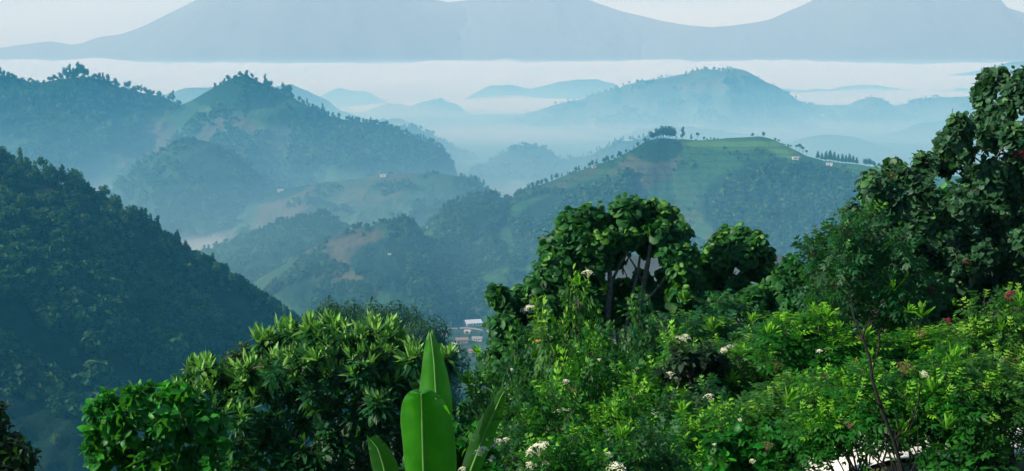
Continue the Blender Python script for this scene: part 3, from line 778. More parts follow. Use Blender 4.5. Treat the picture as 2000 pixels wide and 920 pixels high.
# ================================================================== the garden hillside
def gz(x, y):
    x = np.asarray(x, float); y = np.asarray(y, float)
    ys = 16 + np.clip((x - 0.2) / 1.6, 0, 1) * 23
    w_ = np.clip((x - 1.4) / 2.2, 0, 1)
    z = -3.3 - (.36 - .25 * w_ * w_ * (3 - 2 * w_)) * (np.minimum(y, ys) - 8) - .47 * np.maximum(0, y - ys)
    z = z - .9 * np.maximum(0, -x - .17 * np.maximum(y, 2)) * np.clip((y + 2) / 6, 0, 1) - .35 * np.maximum(0, x - 30 - .2 * y)
    z = z + 44 * np.exp(-(((x + 22) / 34) ** 2 + ((y - 235) / 50) ** 2))
    return z + .06 * fbm(x / 2.2, y / 2.2, 4, 90) + np.clip((y - 30) / 60, 0, 1) * 5 * fbm(x / 40, y / 40, 3, 91)
gx = np.sign(np.linspace(-1, 1, 200)) * np.abs(np.linspace(-1, 1, 200)) ** 2.2 * 260
gy = -40 + 700 * np.linspace(0, 1, 260) ** 2.0
GX, GY = np.meshgrid(gx, gy, indexing='ij'); GZ = gz(GX, GY)
M_GRASS = plain('garden_grass', (.03, .075, .015), .9, scale=2.5, col2=(.045, .06, .018), bump=.5)
tag(link('ground', mesh_np('ground', np.stack([GX, GY, GZ], -1).reshape(-1, 3), grid_faces(200, 260), M_GRASS)), 'grassy garden slope under the shrubs', 'ground', None, 'structure')
# pale gravel path across the lower right
M_PATH = plain('pale_gravel', (.86, .82, .74), .9, scale=30, col2=(.74, .70, .62), bump=.4)
pu = np.linspace(2.9, 12, 70); pv = np.linspace(0, 1, 10)
PXX = np.repeat(pu[:, None], 10, 1); PYY = 12.4 + (pu[:, None] - 3) * .02 + pv[None, :] * (1.5 + .15 * np.sin(pu * 1.7)[:, None])
PZZ = gz(PXX, PYY) + .03
tag(link('path', mesh_np('path', np.stack([PXX, PYY, PZZ], -1).reshape(-1, 3), grid_faces(70, 10), M_PATH)), 'pale gravel path glimpsed below the shrubs', 'path', None, 'structure')

# ------------------------------------------------------------------ leaves
def leaf_tpl(rows, cols, wf, droop, fold=.2, cup=0.0, wave=0.0):
    V = []; y = 0; z = 0
    for i in range(rows):
        t = i / (rows - 1)
        if i: y += math.cos(droop * t) / (rows - 1); z -= math.sin(droop * t) / (rows - 1)
        wd = max(wf(t), .004)
        for j in range(cols):
            s = 2 * j / (cols - 1) - 1
            V.append((s * wd, y, z + fold * abs(s) * wd - cup * s * s * wd + wave * math.sin(t * 9 + s) * abs(s) * wd))
    F = [(i * cols + j, i * cols + j + 1, (i + 1) * cols + j + 1, (i + 1) * cols + j) for i in range(rows - 1) for j in range(cols - 1)]
    return np.array(V), np.array(F)

def oval(wd, p=.8, q=1.0): return lambda t: wd * max(math.sin(math.pi * min(max(t, 0), 1) ** p), 0) ** q
def roundw(wd): return lambda t: wd * math.sqrt(max(1 - (2 * t ** .8 - 1) ** 2, .0))
T_LOQ = leaf_tpl(6, 3, oval(.155, .9, .8), .8, .25, wave=.12)
T_YOUNG = leaf_tpl(5, 3, oval(.13, .9, .8), -.15, .45)
T_ROUND = leaf_tpl(6, 5, roundw(.56), .85, .10, .25, .05)
T_BUSH = leaf_tpl(5, 3, oval(.34, .72, .9), .7, .22, wave=.1)
T_SMALLR = leaf_tpl(5, 3, roundw(.44), .7, .15, .0, .05)
def compound(n=7, wl=.30, drp=.5):
    lt = leaf_tpl(3, 3, oval(.20, .75, .9), .5, .25)
    Vs = []; Fs = []; k = 0
    def put(y, ang, sc, z):
        nonlocal k
        V = lt[0] * sc; c, s = math.cos(ang), math.sin(ang)
        W = np.stack([V[:, 0] * c + V[:, 1] * s, -V[:, 0] * s + V[:, 1] * c + y, V[:, 2] + z], 1)
        Vs.append(W); Fs.append(lt[1] + k); k += len(V)
    prs = (n - 1) // 2
    for i in range(prs):
        y = .28 + .46 * i / max(prs - 1, 1); z = -drp * y * y * .5
        for sg in (-1, 1): put(y, sg * R(58 - 8 * i), wl * (1 + .12 * i), z)
    put(.72, 0, wl * 1.2, -drp * .26)
    rv = np.array([(-.008, 0, 0), (.008, 0, 0), (.008, .4, -drp * .08), (-.008, .4, -drp * .08), (.006, .8, -drp * .32), (-.006, .8, -drp * .32)])
    Vs.append(rv); Fs.append(np.array([(0, 1, 2, 3), (3, 2, 4, 5)]) + k)
    return np.concatenate(Vs), np.concatenate(Fs)
T_COMP = compound()
T_COMPY = compound(7, .26, -.3)

def unit(a): return a / np.maximum(np.linalg.norm(a, axis=-1, keepdims=True), 1e-9)

def place(tpl, pos, d, n, size, young, rnd):
    V, F = tpl
    d = unit(d); n = unit(n - d * (n * d).sum(-1, keepdims=True)); x = np.cross(d, n)
    W = pos[:, None, :] + size[:, None, None] * (V[None, :, 0:1] * x[:, None, :] + V[None, :, 1:2] * d[:, None, :] + V[None, :, 2:3] * n[:, None, :])
    N = len(pos); k = len(V)
    FF = F[None] + (np.arange(N) * k)[:, None, None]
    A = np.zeros((N, k, 4)); A[..., 0] = young[:, None]; A[..., 1] = rnd[:, None]; A[..., 3] = 1
    return W.reshape(-1, 3), FF.reshape(-1, F.shape[1]), A.reshape(-1, 4)

def shoots(P_, A_, m, L, e0, e1, s0, s1, droop, rs):
    S = len(P_); A_ = unit(A_)
    k = np.arange(m)[None, :].repeat(S, 0).astype(float); f = k / max(m - 1, 1)
    ph = rs.rand(S)[:, None] * 6.28 + k * 2.4
    ref = np.where(np.abs(A_[:, 2:3]) < .9, [[0, 0, 1.]], [[1., 0, 0]])
    u = unit(np.cross(A_, ref)); v = np.cross(A_, u)
    rad = u[:, None] * np.cos(ph)[..., None] + v[:, None] * np.sin(ph)[..., None]
    e = (e0 + (e1 - e0) * f + rs.normal(size=f.shape) * .12)[..., None]
    d = A_[:, None] * np.cos(e) + rad * np.sin(e); d[..., 2] -= droop * f
    n = A_[:, None] * np.sin(e) - rad * np.cos(e) * .6 + np.array([0, 0, .5]) + rs.normal(size=d.shape) * .15
    pos = P_[:, None] - A_[:, None] * (L * f)[..., None]
    sz = (s0 + (s1 - s0) * np.clip(f * 1.6, 0, 1)) * (.75 + .5 * rs.rand(*f.shape))
    return pos.reshape(-1, 3), d.reshape(-1, 3), n.reshape(-1, 3), sz.ravel(), f.ravel(), np.repeat(np.arange(S), m)

def grow(name, label, cat, group, base, clumps, mat, bark, tpl, tply=None, per=14, m=6, L=.18, e=(.35, 1.35), s=(.09, .16), droop=.3,
         upb=.5, youngf=.3, ytop=.35, r0=.06, seed=1, extra=(), forks=4, parts=('crown', 'trunk'), inner=.35, limb_r=.02, trunk=True, bend=.12, nodir=None):
    """A woody plant: tapered trunk and limbs to every clump, twigs to every shoot, leaves spiralled along each shoot."""
    rs = np.random.RandomState(seed); rd = random.Random(seed)
    base = Vector(base)
    T = Tubes(); Vs = []; Fs = []; As = []; off = 0
    C = [Vector(c[0]) for c in clumps]
    # a few main limbs, every clump joined to the nearest limb point
    cen = sum(C, Vector()) / len(C)
    nodes = []
    if trunk:
        tp = base.lerp(Vector((cen.x, cen.y, base.z + (min(c.z for c in C) - base.z) * .75 + .05)), 1)
        fork = base + (tp - base) * .8
        pts = T.limb(base + Vector((0, 0, -.25)), fork, r0, r0 * .72, rd, bend * .5, 6, 8)
        nodes += [(p, r0 * .7) for p in pts[-2:]]
    order = sorted(range(len(C)), key=lambda i: (C[i] - (nodes[-1][0] if nodes else base)).length)
    rp = max((c - cen).length for c in C) + .01
    for i in order:
        c = C[i]
        if nodes:
            q, r = min(nodes, key=lambda nr: (nr[0] - c).length + max(0, nr[0].z - c.z + .05) * 1.5)
        else: q, r = base + Vector((rd.uniform(-.15, .15), rd.uniform(-.15, .15), -.1)), r0
        if not trunk and rd.random() < .6:
            q, r = base + Vector((rd.uniform(-.2, .2), rd.uniform(-.2, .2), -.1)), r0 * rd.uniform(.6, 1)
        r1 = max(r * .55, limb_r * .35)
        pts = T.limb(q, c, max(min(r * .8, r0), r1), r1, rd, bend, 5, 6)
        nodes += [(p, r1 + (r * .8 - r1) * (1 - (k + 1) / 4)) for k, p in enumerate(pts[2:])]
    for (ea, er0, er1) in extra: T.tube(ea, er0, er1, 7)
    for i, cl in enumerate(clumps):
        c = np.array(cl[0]); rx, ry, rz = cl[1]; top = cl[2] if len(cl) > 2 else 1.0
        nsh = max(3, int(per * (cl[3] if len(cl) > 3 else 1)))
        d = rs.normal(size=(nsh, 3)); d[:, 2] += .25; d = unit(d)
        rad = inner + (1 - inner) * rs.rand(nsh) ** .6
        tip = c + d * np.array([rx, ry, rz]) * rad[:, None]
        ax = d + np.array([0, 0, upb]) + rs.normal(size=d.shape) * .25
        pos, dd, nn, sz, f, si = shoots(tip, ax, m, L, e[0], e[1], s[0], s[1], droop, rs)
        ty = (rs.rand(nsh) < youngf) & (d[:, 2] > ytop) & (rs.rand(nsh) < top)
        yl = np.where(ty[si], np.clip((.62 - f) * 4, 0, 1), 0) * (.7 + .3 * rs.rand(len(f)))
        rn = np.clip(rs.rand(nsh)[si] * .6 + rs.rand(len(f)) * .4, 0, 1)
        isy = yl > .55
        for sel, tp_ in ((~isy, tpl), (isy, tply or tpl)):
            if not sel.any(): continue
            V, F, A = place(tp_, pos[sel], dd[sel], nn[sel], sz[sel], yl[sel], rn[sel])
            Vs.append(V); Fs.append(F + off); As.append(A); off += len(V)
        cv = Vector(c)
        for k in range(0, nsh):
            if rd.random() < .8:
                a = Vector(tip[k]); b = Vector(ax[k]).normalized()
                T.tube([cv.lerp(a, .1), cv.lerp(a, .6) - b * .03, a - b * L * .5, a], limb_r * .35, limb_r * .13, 4)
    V = np.concatenate(Vs) - np.array(base)
    root = empty(name, base); tag(root, label, cat, group)
    link(parts[0], mesh_np(parts[0], V, np.concatenate(Fs), mat, smooth=True, attr=np.concatenate(As)), root)
    T.V = [v - base for v in T.V]
    link(parts[1], T.mesh(parts[1], bark), root)
    return root

def on_ground(px, Y):
    """The point of the slope at depth Y under photo column px."""
    x = (px - 1000) / FPX * Y * 1.01
    return Vector((x, Y, float(gz(np.array([x]), np.array([Y]))[0])))

def clumpsP(lst, Y, dep=.5, rnd=1, flat=.85):
    rd = random.Random(rnd); out = []
    for c in lst:
        px, py, r = c[:3]; top = c[3] if len(c) > 3 else 1.0; dn = c[4] if len(c) > 4 else 1.0
        k = Y / FPX; q = P(px, py, Y + rd.uniform(-dep, dep))
        out.append((q, (r * k, r * k * 1.1, r * k * flat), top, dn))
    return out

# ------------------------------------------------------------------ leaf materials
L_BIG = leaf_mat('large_round_leaves', (.010, .060, .018), (.030, .155, .028), (.12, .30, .04), .5, .30, .25)
L_TALL = leaf_mat('dark_round_leaves', (.014, .055, .026), (.038, .115, .044), (.07, .20, .04), .5, .18, .25)
L_LOQ = leaf_mat('loquat_leaves', (.006, .050, .018), (.014, .105, .028), (.24, .50, .09), .5, .25, .22)
L_BUSH = leaf_mat('glossy_bush_leaves', (.006, .085, .008), (.014, .18, .012), (.05, .36, .02), .45, .32, .22)
L_ELD = leaf_mat('elder_leaves', (.006, .070, .008), (.020, .17, .010), (.19, .50, .02), .5, .38, .25)
L_ELD2 = leaf_mat('older_elder_leaves', (.014, .080, .014), (.040, .16, .016), (.20, .42, .03), .55, .32, .25)
L_ELD3 = leaf_mat('shade_toned_elder_leaves', (.004, .045, .016), (.012, .10, .026), (.10, .30, .03), .5, .32, .25)  # darker copy of the elder green, shade of the hedge hollows painted in
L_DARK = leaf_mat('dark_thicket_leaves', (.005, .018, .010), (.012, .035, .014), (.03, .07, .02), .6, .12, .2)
L_OLIVE = leaf_mat('olive_leaves', (.03, .055, .012), (.07, .10, .022), (.12, .15, .03), .65, .2, .2)

# ------------------------------------------------------------------ houses
M_WALLG = plain('grey_render', (.26, .30, .31), .9, scale=3, col2=(.20, .24, .25))
M_WALLW = plain('pale_render', (.62, .60, .55), .9, scale=2, col2=(.5, .48, .44))
M_WALLT = plain('earth_render', (.42, .27, .18), .9, scale=2, col2=(.34, .21, .14))
M_GLASS = plain('window_glass', (.03, .035, .04), .1, scale=2)
M_DOOR = plain('painted_door', (.12, .08, .05), .6, scale=5)
M_REDC = plain('red_cloth', (.35, .03, .03), .8, scale=9)
M_FRAME = plain('window_frame_paint', (.6, .6, .56), .6, scale=6)
def roof_mat(name, col, col2, sc):
    m, n, l = new_mat(name)
    tc = n.new('ShaderNodeTexCoord'); wv = n.new('ShaderNodeTexWave'); wv.bands_direction = 'X'
    wv.inputs['Scale'].default_value = sc; l.new(tc.outputs['Object'], wv.inputs['Vector'])
    no = n.new('ShaderNodeTexNoise'); no.inputs['Scale'].default_value = .9; no.inputs['Detail'].default_value = 7; l.new(tc.outputs['Object'], no.inputs['Vector'])
    mr = n.new('ShaderNodeMapRange'); mr.inputs[1].default_value = .4; mr.inputs[2].default_value = .65; l.new(no.outputs[0], mr.inputs[0])
    p = n.new('ShaderNodeBsdfPrincipled'); l.new(mix(n, l, mr.outputs[0], col, col2), p.inputs['Base Color'])
    p.inputs['Roughness'].default_value = .45; p.inputs['Metallic'].default_value = .3
    b = n.new('ShaderNodeBump'); b.inputs['Strength'].default_value = .6; b.inputs['Distance'].default_value = .03
    l.new(wv.outputs[0], b.inputs['Height']); l.new(b.outputs[0], p.inputs['Normal'])
    o = n.new('ShaderNodeOutputMaterial'); l.new(p.outputs[0], o.inputs[0]); return m
M_ROOFG = roof_mat('grey_sheet_roof', (.15, .20, .22), (.10, .14, .15), 9)
M_ROOFW = roof_mat('bright_sheet_roof', (.82, .84, .86), (.7, .72, .74), 6)
M_ROOFR = roof_mat('rusty_sheet_roof', (.42, .22, .16), (.30, .22, .19), 6)
M_ROOFH = roof_mat('weathered_sheet_roof', (.50, .52, .52), (.38, .37, .35), 6)
M_ROOFT = roof_mat('dull_sheet_roof', (.45, .40, .30), (.32, .30, .26), 6)

def bx(name, x0, x1, y0, y1, z0, z1, mat, parent):
    return link(name, box_mesh(name, x0, x1, y0, y1, z0, z1, mat), parent)

def gable_roof(wd, dp, z0, rise, over, th, mat, parent):
    a = wd / 2 + over; b = dp / 2 + over; ze = z0 - over * rise / (dp / 2)
    V = [(-a, -b, ze), (a, -b, ze), (a, 0, z0 + rise), (-a, 0, z0 + rise), (-a, b, ze), (a, b, ze)]
    V += [(x, y, z - th) for x, y, z in V]
    F = [(0, 1, 2, 3), (3, 2, 5, 4), (7, 6, 9, 8), (8, 9, 10, 11), (0, 6, 7, 1), (4, 5, 11, 10)]
    F += [(1, 7, 8, 2), (2, 8, 11, 5), (0, 3, 9, 6), (3, 4, 10, 9)]
    return link('roof', mesh_np('roof', V, np.array(F), mat, smooth=False), parent)

def walls_mesh(wd, dp, h, rise, mat):
    a = wd / 2; b = dp / 2
    V = [(-a, -b, -1.2), (a, -b, -1.2), (a, b, -1.2), (-a, b, -1.2), (-a, -b, h), (a, -b, h), (a, b, h), (-a, b, h), (-a, 0, h + rise - .06), (a, 0, h + rise - .06)]
    F4 = [(0, 1, 5, 4), (2, 3, 7, 6), (1, 2, 6, 5), (3, 0, 4, 7)]
    return mesh_np('wall', V, [np.array(F4), np.array([(5, 6, 9), (7, 4, 8)])], mat, smooth=False)

def house(loc, wd, dp, h, rise, wall, roof, label, cat='house', rot=0, group=None, name='house', nwin=2, over=.4):
    e = empty(name, loc); e.rotation_euler = (0, 0, rot); tag(e, label, cat, group)
    link('wall', walls_mesh(wd, dp, h, rise, wall), e)
    gable_roof(wd, dp, h, rise, over, .08, roof, e)
    d = bx('door', -.45, .45, -dp / 2 - .05, -dp / 2 + .05, 0, 2.0, M_DOOR, e)
    for k in range(nwin):
        x = (-1 if k % 2 == 0 else 1) * wd * (.22 + .13 * (k // 2))
        f = bx('window', x - .55, x + .55, -dp / 2 - .04, -dp / 2 + .04, .95, 1.95, M_FRAME, e)
        bx('pane', x - .47, x + .47, -dp / 2 - .055, -dp / 2 - .03, 1.03, 1.87, M_GLASS, f)
    return e

# the grey roofed building behind the round-leaved trees
q = P(1310, 590, 31)
q = P(1320, 590, 50)
gb = house((q.x, 52, float(gz(q.x, 50)) + .2), 7.6, 6, 2.3, 1.5, M_WALLG, M_ROOFG, 'long grey building with a sheet roof behind the round-leaved trees', 'building', R(2), name='outbuilding', nwin=2)
q = P(1702, 640, 27)
ob = empty('shed', (q.x + .1, 27.6, float(gz(q.x, 27.6)))); tag(ob, 'small pale grey shed with a dark window under the tall dark tree', 'shed')
hh = P(1702, 563, 27).z - ob.location.z
link('wall', box_mesh('wall', -.55, .55, -.6, 1.6, -.5, hh, M_WALLG), ob)
link('roof', box_mesh('roof', -.68, .68, -.75, 1.75, hh + .003, hh + .07, M_ROOFG), ob)
wn = bx('window', -.22, -.02, -.63, -.57, hh - .42, hh - .1, M_FRAME, ob)
bx('pane', -.20, -.04, -.645, -.62, hh - .40, hh - .12, M_GLASS, wn)
bx('curtain', -.19, -.05, -.66, -.65, hh - .40, hh - .30, M_REDC, wn)

# village on the valley floor
def on_floor(px, py):
    Y = 272 / ((py - 80) / FPX)
    for _ in range(6):
        q = P(px, py, Y); z = floor_z(q.x, q.y); Y *= z / q.z
    q = P(px, py, Y)
    # walk towards the camera until nothing of the hill behind hides the spot
    best = None
    for k in range(400):
        y = 1750 - k * 3.0; q = P(px, py, y)
        if q.z > max(floor_z(q.x, q.y), float(H_CENTRE.z_at(np.array([q.x]), np.array([q.y]))[0])): best = q; break
    q = best or q
    return Vector((q.x, q.y, max(floor_z(q.x, q.y), float(H_CENTRE.z_at(np.array([q.x]), np.array([q.y]))[0])) - .1))
house(on_floor(923, 634), 15, 13, 3, 2.2, M_WALLW, M_ROOFW, 'village house with a bright white roof, right of the tan one', rot=R(18), group='village houses', nwin=4, over=.8)
house(on_floor(888, 622), 13, 7, 3.2, 2, M_WALLT, M_ROOFT, 'village house with a dull tan roof left of the bright white roof', rot=R(-8), group='village houses')
house(on_floor(902, 668), 11, 8, 3.2, 1.6, M_WALLT, M_ROOFR, 'reddish village house standing lowest in the valley', rot=R(6), group='village houses')
house(on_floor(932, 664), 9, 7, 2.6, 1.4, M_WALLW, M_ROOFT, 'pale village house just right of the reddish one', rot=R(-4), group='village houses')
house(on_floor(904, 620), 4, 4, 2.6, 1.0, M_WALLW, M_ROOFW, 'tiny pale hut between the tan roof and the white roof', rot=R(4), group='village houses', nwin=2)
house(on_floor(885, 671), 8, 6, .6, .5, M_WALLW, M_ROOFW, 'low pale shelter left of the reddish village house', rot=R(4), group='village houses', nwin=0)
for px, py, wd, lb, rf in [(866, 652, 7, 'small pale hut by the track at the left edge of the village', M_ROOFH), (914, 650, 6, 'small grey-roofed hut between the white roof and the reddish house', M_ROOFH), (862, 626, 8, 'grey-roofed village house farthest left, behind the track', M_ROOFH),
        (876, 632, 6, 'small rusty-roofed hut left of the tan roof', M_ROOFR), (924, 688, 7, 'small rusty-roofed hut at the lower edge of the village', M_ROOFR), (893, 690, 7, 'grey-roofed hut low in the village, left of the rusty one', M_ROOFH), (902, 612, 6, 'tiny grey-roofed hut highest in the village', M_ROOFH)]:
    house(on_floor(px, py), wd, wd * .7, 2.4, 1.2, M_WALLT, rf, lb, rot=R((px * 11) % 50 - 25), group='village houses')
def hill_spot(H, px, py):
    j = np.interp(px, H.u, np.arange(len(H.u))); x0 = np.interp(j, np.arange(len(H.X)), H.X); yc = np.interp(j, np.arange(len(H.X)), H.Yc)
    ys = yc + np.linspace(H.v[0], 0, 300); xs = x0 * ys / yc; zs = H.z_at(xs, ys)
    _, pp = to_px(xs, ys, zs); k = int(np.argmin(np.abs(pp - py)))
    return Vector((float(xs[k]), float(ys[k]), float(zs[k])))
for H, px, py, wd, lb, rf in [(H_GREEN, 1554, 311, 10, 'white-roofed house on the right shoulder of the green hill', M_ROOFH), (H_GREEN, 1620, 323, 10, 'white house half hidden by the pine row', M_ROOFH),
        (H_SHELF, 548, 374, 11, 'tiny white-roofed house on the left part of the farmed slope', M_ROOFH), (H_SHELF, 748, 345, 11, 'tiny white-roofed house below the long wooded shoulder', M_ROOFH),
        (H_CENTRE, 760, 497, 4, 'tiny white hut on the right of the brown plots', M_ROOFH), (H_GREEN, 1160, 328, 7, 'small pale house among trees on the left skyline of the green hill', M_ROOFH),
        (H_BROAD, 1585, 232, 18, 'pale farmhouse leftmost of those on the right foot of the broad hill', M_ROOFH), (H_BROAD, 1608, 226, 16, 'pale farmhouse second from left on the right foot of the broad hill', M_ROOFH),
        (H_BROAD, 1640, 230, 18, 'pale farmhouse third from left on the right foot of the broad hill', M_ROOFH), (H_BROAD, 1715, 246, 16, 'pale farmhouse lowest on the right foot of the broad hill', M_ROOFH),
        (H_BROAD, 1792, 207, 16, 'pale farmhouse highest on the right skyline of the broad hill', M_ROOFH), (H_BROAD, 1141, 252, 16, 'lone pale farmhouse on the left slope of the broad hill', M_ROOFH)]:
    wd *= .72
    house(hill_spot(H, px, py), wd, wd * .65, 3.0 * wd / 11, 1.5 * wd / 11, M_WALLW, rf, lb, rot=R((px * 7) % 30 - 15), group='farmhouses on the hills', over=.5)

# a pale track through the village
tp = [on_floor(px, py) for px, py in [(842, 644), (858, 643), (875, 641), (893, 642), (910, 640), (930, 643), (955, 648)]]
V = []
for i, p in enumerate(tp): V += [p + Vector((0, -3.5, .5)), p + Vector((0, 3.5, .5))]
M_TRACK = plain('pale_track', (.34, .31, .25), .9, scale=.2)
tag(link('road', mesh_np('road', np.array([tuple(v) for v in V]), np.array([(2 * i, 2 * i + 2, 2 * i + 3, 2 * i + 1) for i in range(len(tp) - 1)]), M_TRACK)), 'pale dirt track through the valley village', 'road', None, 'structure')
# trees and woods of the valley
VT = [(850, 612, 26), (862, 604, 30), (874, 600, 34), (886, 598, 30), (898, 606, 26), (915, 610, 24), (938, 606, 30), (948, 600, 34), (958, 612, 26), (844, 640, 22), (856, 656, 16), (880, 644, 12), (868, 690, 20), (925, 690, 14), (912, 648, 9), (940, 652, 10), (862, 632, 14), (896, 640, 8), (918, 654, 9), (926, 676, 12), (905, 690, 12), (890, 692, 14), (930, 606, 22), (905, 602, 20),
      (872, 636, 14), (884, 652, 12), (896, 656, 8), (946, 640, 20), (952, 664, 22), (880, 676, 10), (915, 700, 16), (898, 704, 18), (922, 616, 12), (908, 612, 14)]
for px, py, hp in VT:
    q = on_floor(px, py + hp * .6); z = 'behind the village roofs' if py < 616 else 'between the village roofs' if px > 870 else 'left of the village roofs'
    far_tree(q, hp * q.y / FPX, _tree_rnd.choice(['round', 'round', 'tall']), 'dark valley tree ' + z, 'tree', 'village trees')
for i, (px, py, hp, sh, wd, lb) in enumerate([(618, 596, 120, 'round', .8, 'leftmost dark tree behind the loquat top'), (655, 584, 150, 'round', .7, 'tall dark tree second from left behind the loquat top'), (700, 596, 120, 'round', .85, 'rounded dark tree in the middle behind the loquat top'),
        (742, 586, 150, 'round', .8, 'broad dark tree right of the middle behind the loquat top'), (785, 606, 120, 'round', .75, 'dark tree second from right behind the loquat top'), (822, 618, 130, 'tall', .9, 'dark upright tree nearest the village behind the loquat'),
        (590, 640, 100, 'round', .9, 'low dark tree at the lower end of the near slope'), (845, 668, 90, 'round', .9, 'low dark tree just left of the banana leaf tip')]):
    Y = 215 + (i * 17) % 40
    t = P(px, py, Y); g = float(gz(t.x, Y)); h = max(t.z - g, hp * Y / FPX)
    far_tree((t.x, Y, g), h * 1.10, 'dense', lb, 'tree', 'dark trees behind the loquat', wide=wd * .75, variant=i % 2)
q = P(475, 668, 62); base = on_ground(475, 62)
cl = clumpsP([(455, 700, 22), (478, 688, 22), (500, 700, 20), (470, 720, 26), (500, 725, 24), (445, 725, 20), (520, 715, 16), (480, 750, 30)], 62, 1.0, 3)
grow('tree', 'rounded olive-brown tree just left of the loquat crown', 'tree', None, base, cl, L_OLIVE, M_BARK, T_BUSH, per=30, m=6, L=.5, s=(.18, .34), seed=61, r0=.25, limb_r=.08)

# ------------------------------------------------------------------ the round-leaved trees in the middle
YT = 24.0
b = on_ground(1245, YT)
mainc = [(1120, 435, 40), (1090, 475, 38), (1160, 425, 36), (1135, 470, 44), (1180, 465, 36), (1222, 408, 34), (1195, 440, 34), (1262, 412, 34), (1300, 420, 30), (1285, 450, 32), (1322, 455, 32), (1338, 490, 30), (1310, 490, 32),
         (1330, 525, 30), (1160, 505, 40), (1120, 520, 44), (1200, 495, 26), (1262, 478, 24), (1255, 545, 20), (1228, 462, 20), (1345, 545, 22), (1305, 535, 20), (1240, 440, 30), (1150, 545, 36), (1290, 578, 24), (1330, 570, 26), (1170, 575, 34), (1125, 580, 38), (1200, 610, 34), (1150, 620, 34), (1095, 540, 34), (1260, 620, 26), (1320, 610, 30), (1215, 560, 16), (1075, 495, 26), (1350, 590, 24), (1370, 590, 26), (1400, 600, 30), (1365, 560, 20), (1065, 640, 34), (1110, 650, 34), (1240, 600, 18)]
grow('round_leaved_tree', 'domed tree with big round drooping leaves and several bare dark trunks', 'tree', 'round-leaved trees', b, clumpsP(mainc, YT, .45, 4), L_BIG, M_BARKG, T_ROUND, per=46, m=6, L=.2, e=(.55, 1.5), s=(.09, .17), droop=.55,
     upb=.35, youngf=.25, seed=71, extra=[([P(x_, y_, YT - .25) for x_, y_ in pl], a_, b_) for pl, a_, b_ in [([(1236, 690), (1244, 620), (1256, 560), (1266, 510), (1274, 455)], .075, .03), ([(1185, 640), (1192, 560), (1190, 520), (1176, 478)], .06, .025), ([(1192, 556), (1208, 522), (1226, 490)], .03, .018), ([(1258, 556), (1240, 520), (1226, 498)], .022, .012), ([(1250, 600), (1290, 556), (1312, 520)], .03, .018), ([(1222, 650), (1232, 590), (1246, 530), (1250, 500)], .04, .02)]], r0=.085, limb_r=.03, inner=.35, bend=.06)
b = on_ground(1010, YT - 1)
leftc = [(1080, 520, 38), (1055, 555, 36), (1095, 560, 40), (1020, 580, 34), (997, 590, 32), (1005, 620, 40), (982, 635, 34), (1060, 600, 42), (1110, 610, 42), (987, 675, 36), (1020, 665, 44), (1065, 650, 44), (967, 700, 30), (995, 715, 40), (1050, 710, 44), (957, 730, 26), (1110, 680, 40), (972, 575, 22)]
grow('round_leaved_tree', 'lower dark tree with round leaves stepping down to the village gap', 'tree', 'round-leaved trees', b, clumpsP(leftc, YT - 1, .5, 5), L_BIG, M_BARKG, T_ROUND, per=46, m=6, L=.2, e=(.55, 1.5), s=(.09, .17), droop=.6,
     upb=.35, youngf=.12, seed=72, r0=.07, limb_r=.028, inner=.35, bend=.08)
b = on_ground(1425, YT + 1)
smallc = [(1395, 490, 30), (1415, 465, 26), (1445, 462, 28), (1475, 472, 26), (1450, 495, 32), (1490, 500, 26), (1410, 515, 26), (1380, 510, 18), (1500, 530, 24), (1470, 525, 26), (1440, 552, 24), (1400, 545, 18)]
grow('round_leaved_tree', 'small round-topped tree standing alone right of the domed one', 'tree', 'round-leaved trees', b, clumpsP(smallc, YT + 1, .35, 6), L_BIG, M_BARKG, T_ROUND, per=46, m=6, L=.2, e=(.55, 1.5), s=(.09, .17), droop=.55,
     upb=.35, youngf=.3, seed=73, r0=.06, limb_r=.025, inner=.35, bend=.06)
b = on_ground(1560, YT - .5)
c4 = [(1545, 520, 24), (1530, 550, 28), (1565, 555, 28), (1545, 590, 32), (1590, 590, 34), (1515, 600, 30), (1480, 620, 34), (1560, 625, 34), (1440, 640, 30), (1405, 590, 26), (1440, 595, 28), (1475, 580, 26), (1505, 565, 26), (1420, 620, 30)]
grow('round_leaved_tree', 'low dark round-leaved tree between the small round one and the tall tree', 'tree', 'round-leaved trees', b, clumpsP(c4, YT - .5, .4, 7), L_BIG, M_BARKG, T_ROUND, per=46, m=6, L=.2, e=(.55, 1.5), s=(.09, .17), droop=.55,
     upb=.35, youngf=.1, seed=74, r0=.06, limb_r=.025, inner=.35, bend=.08)

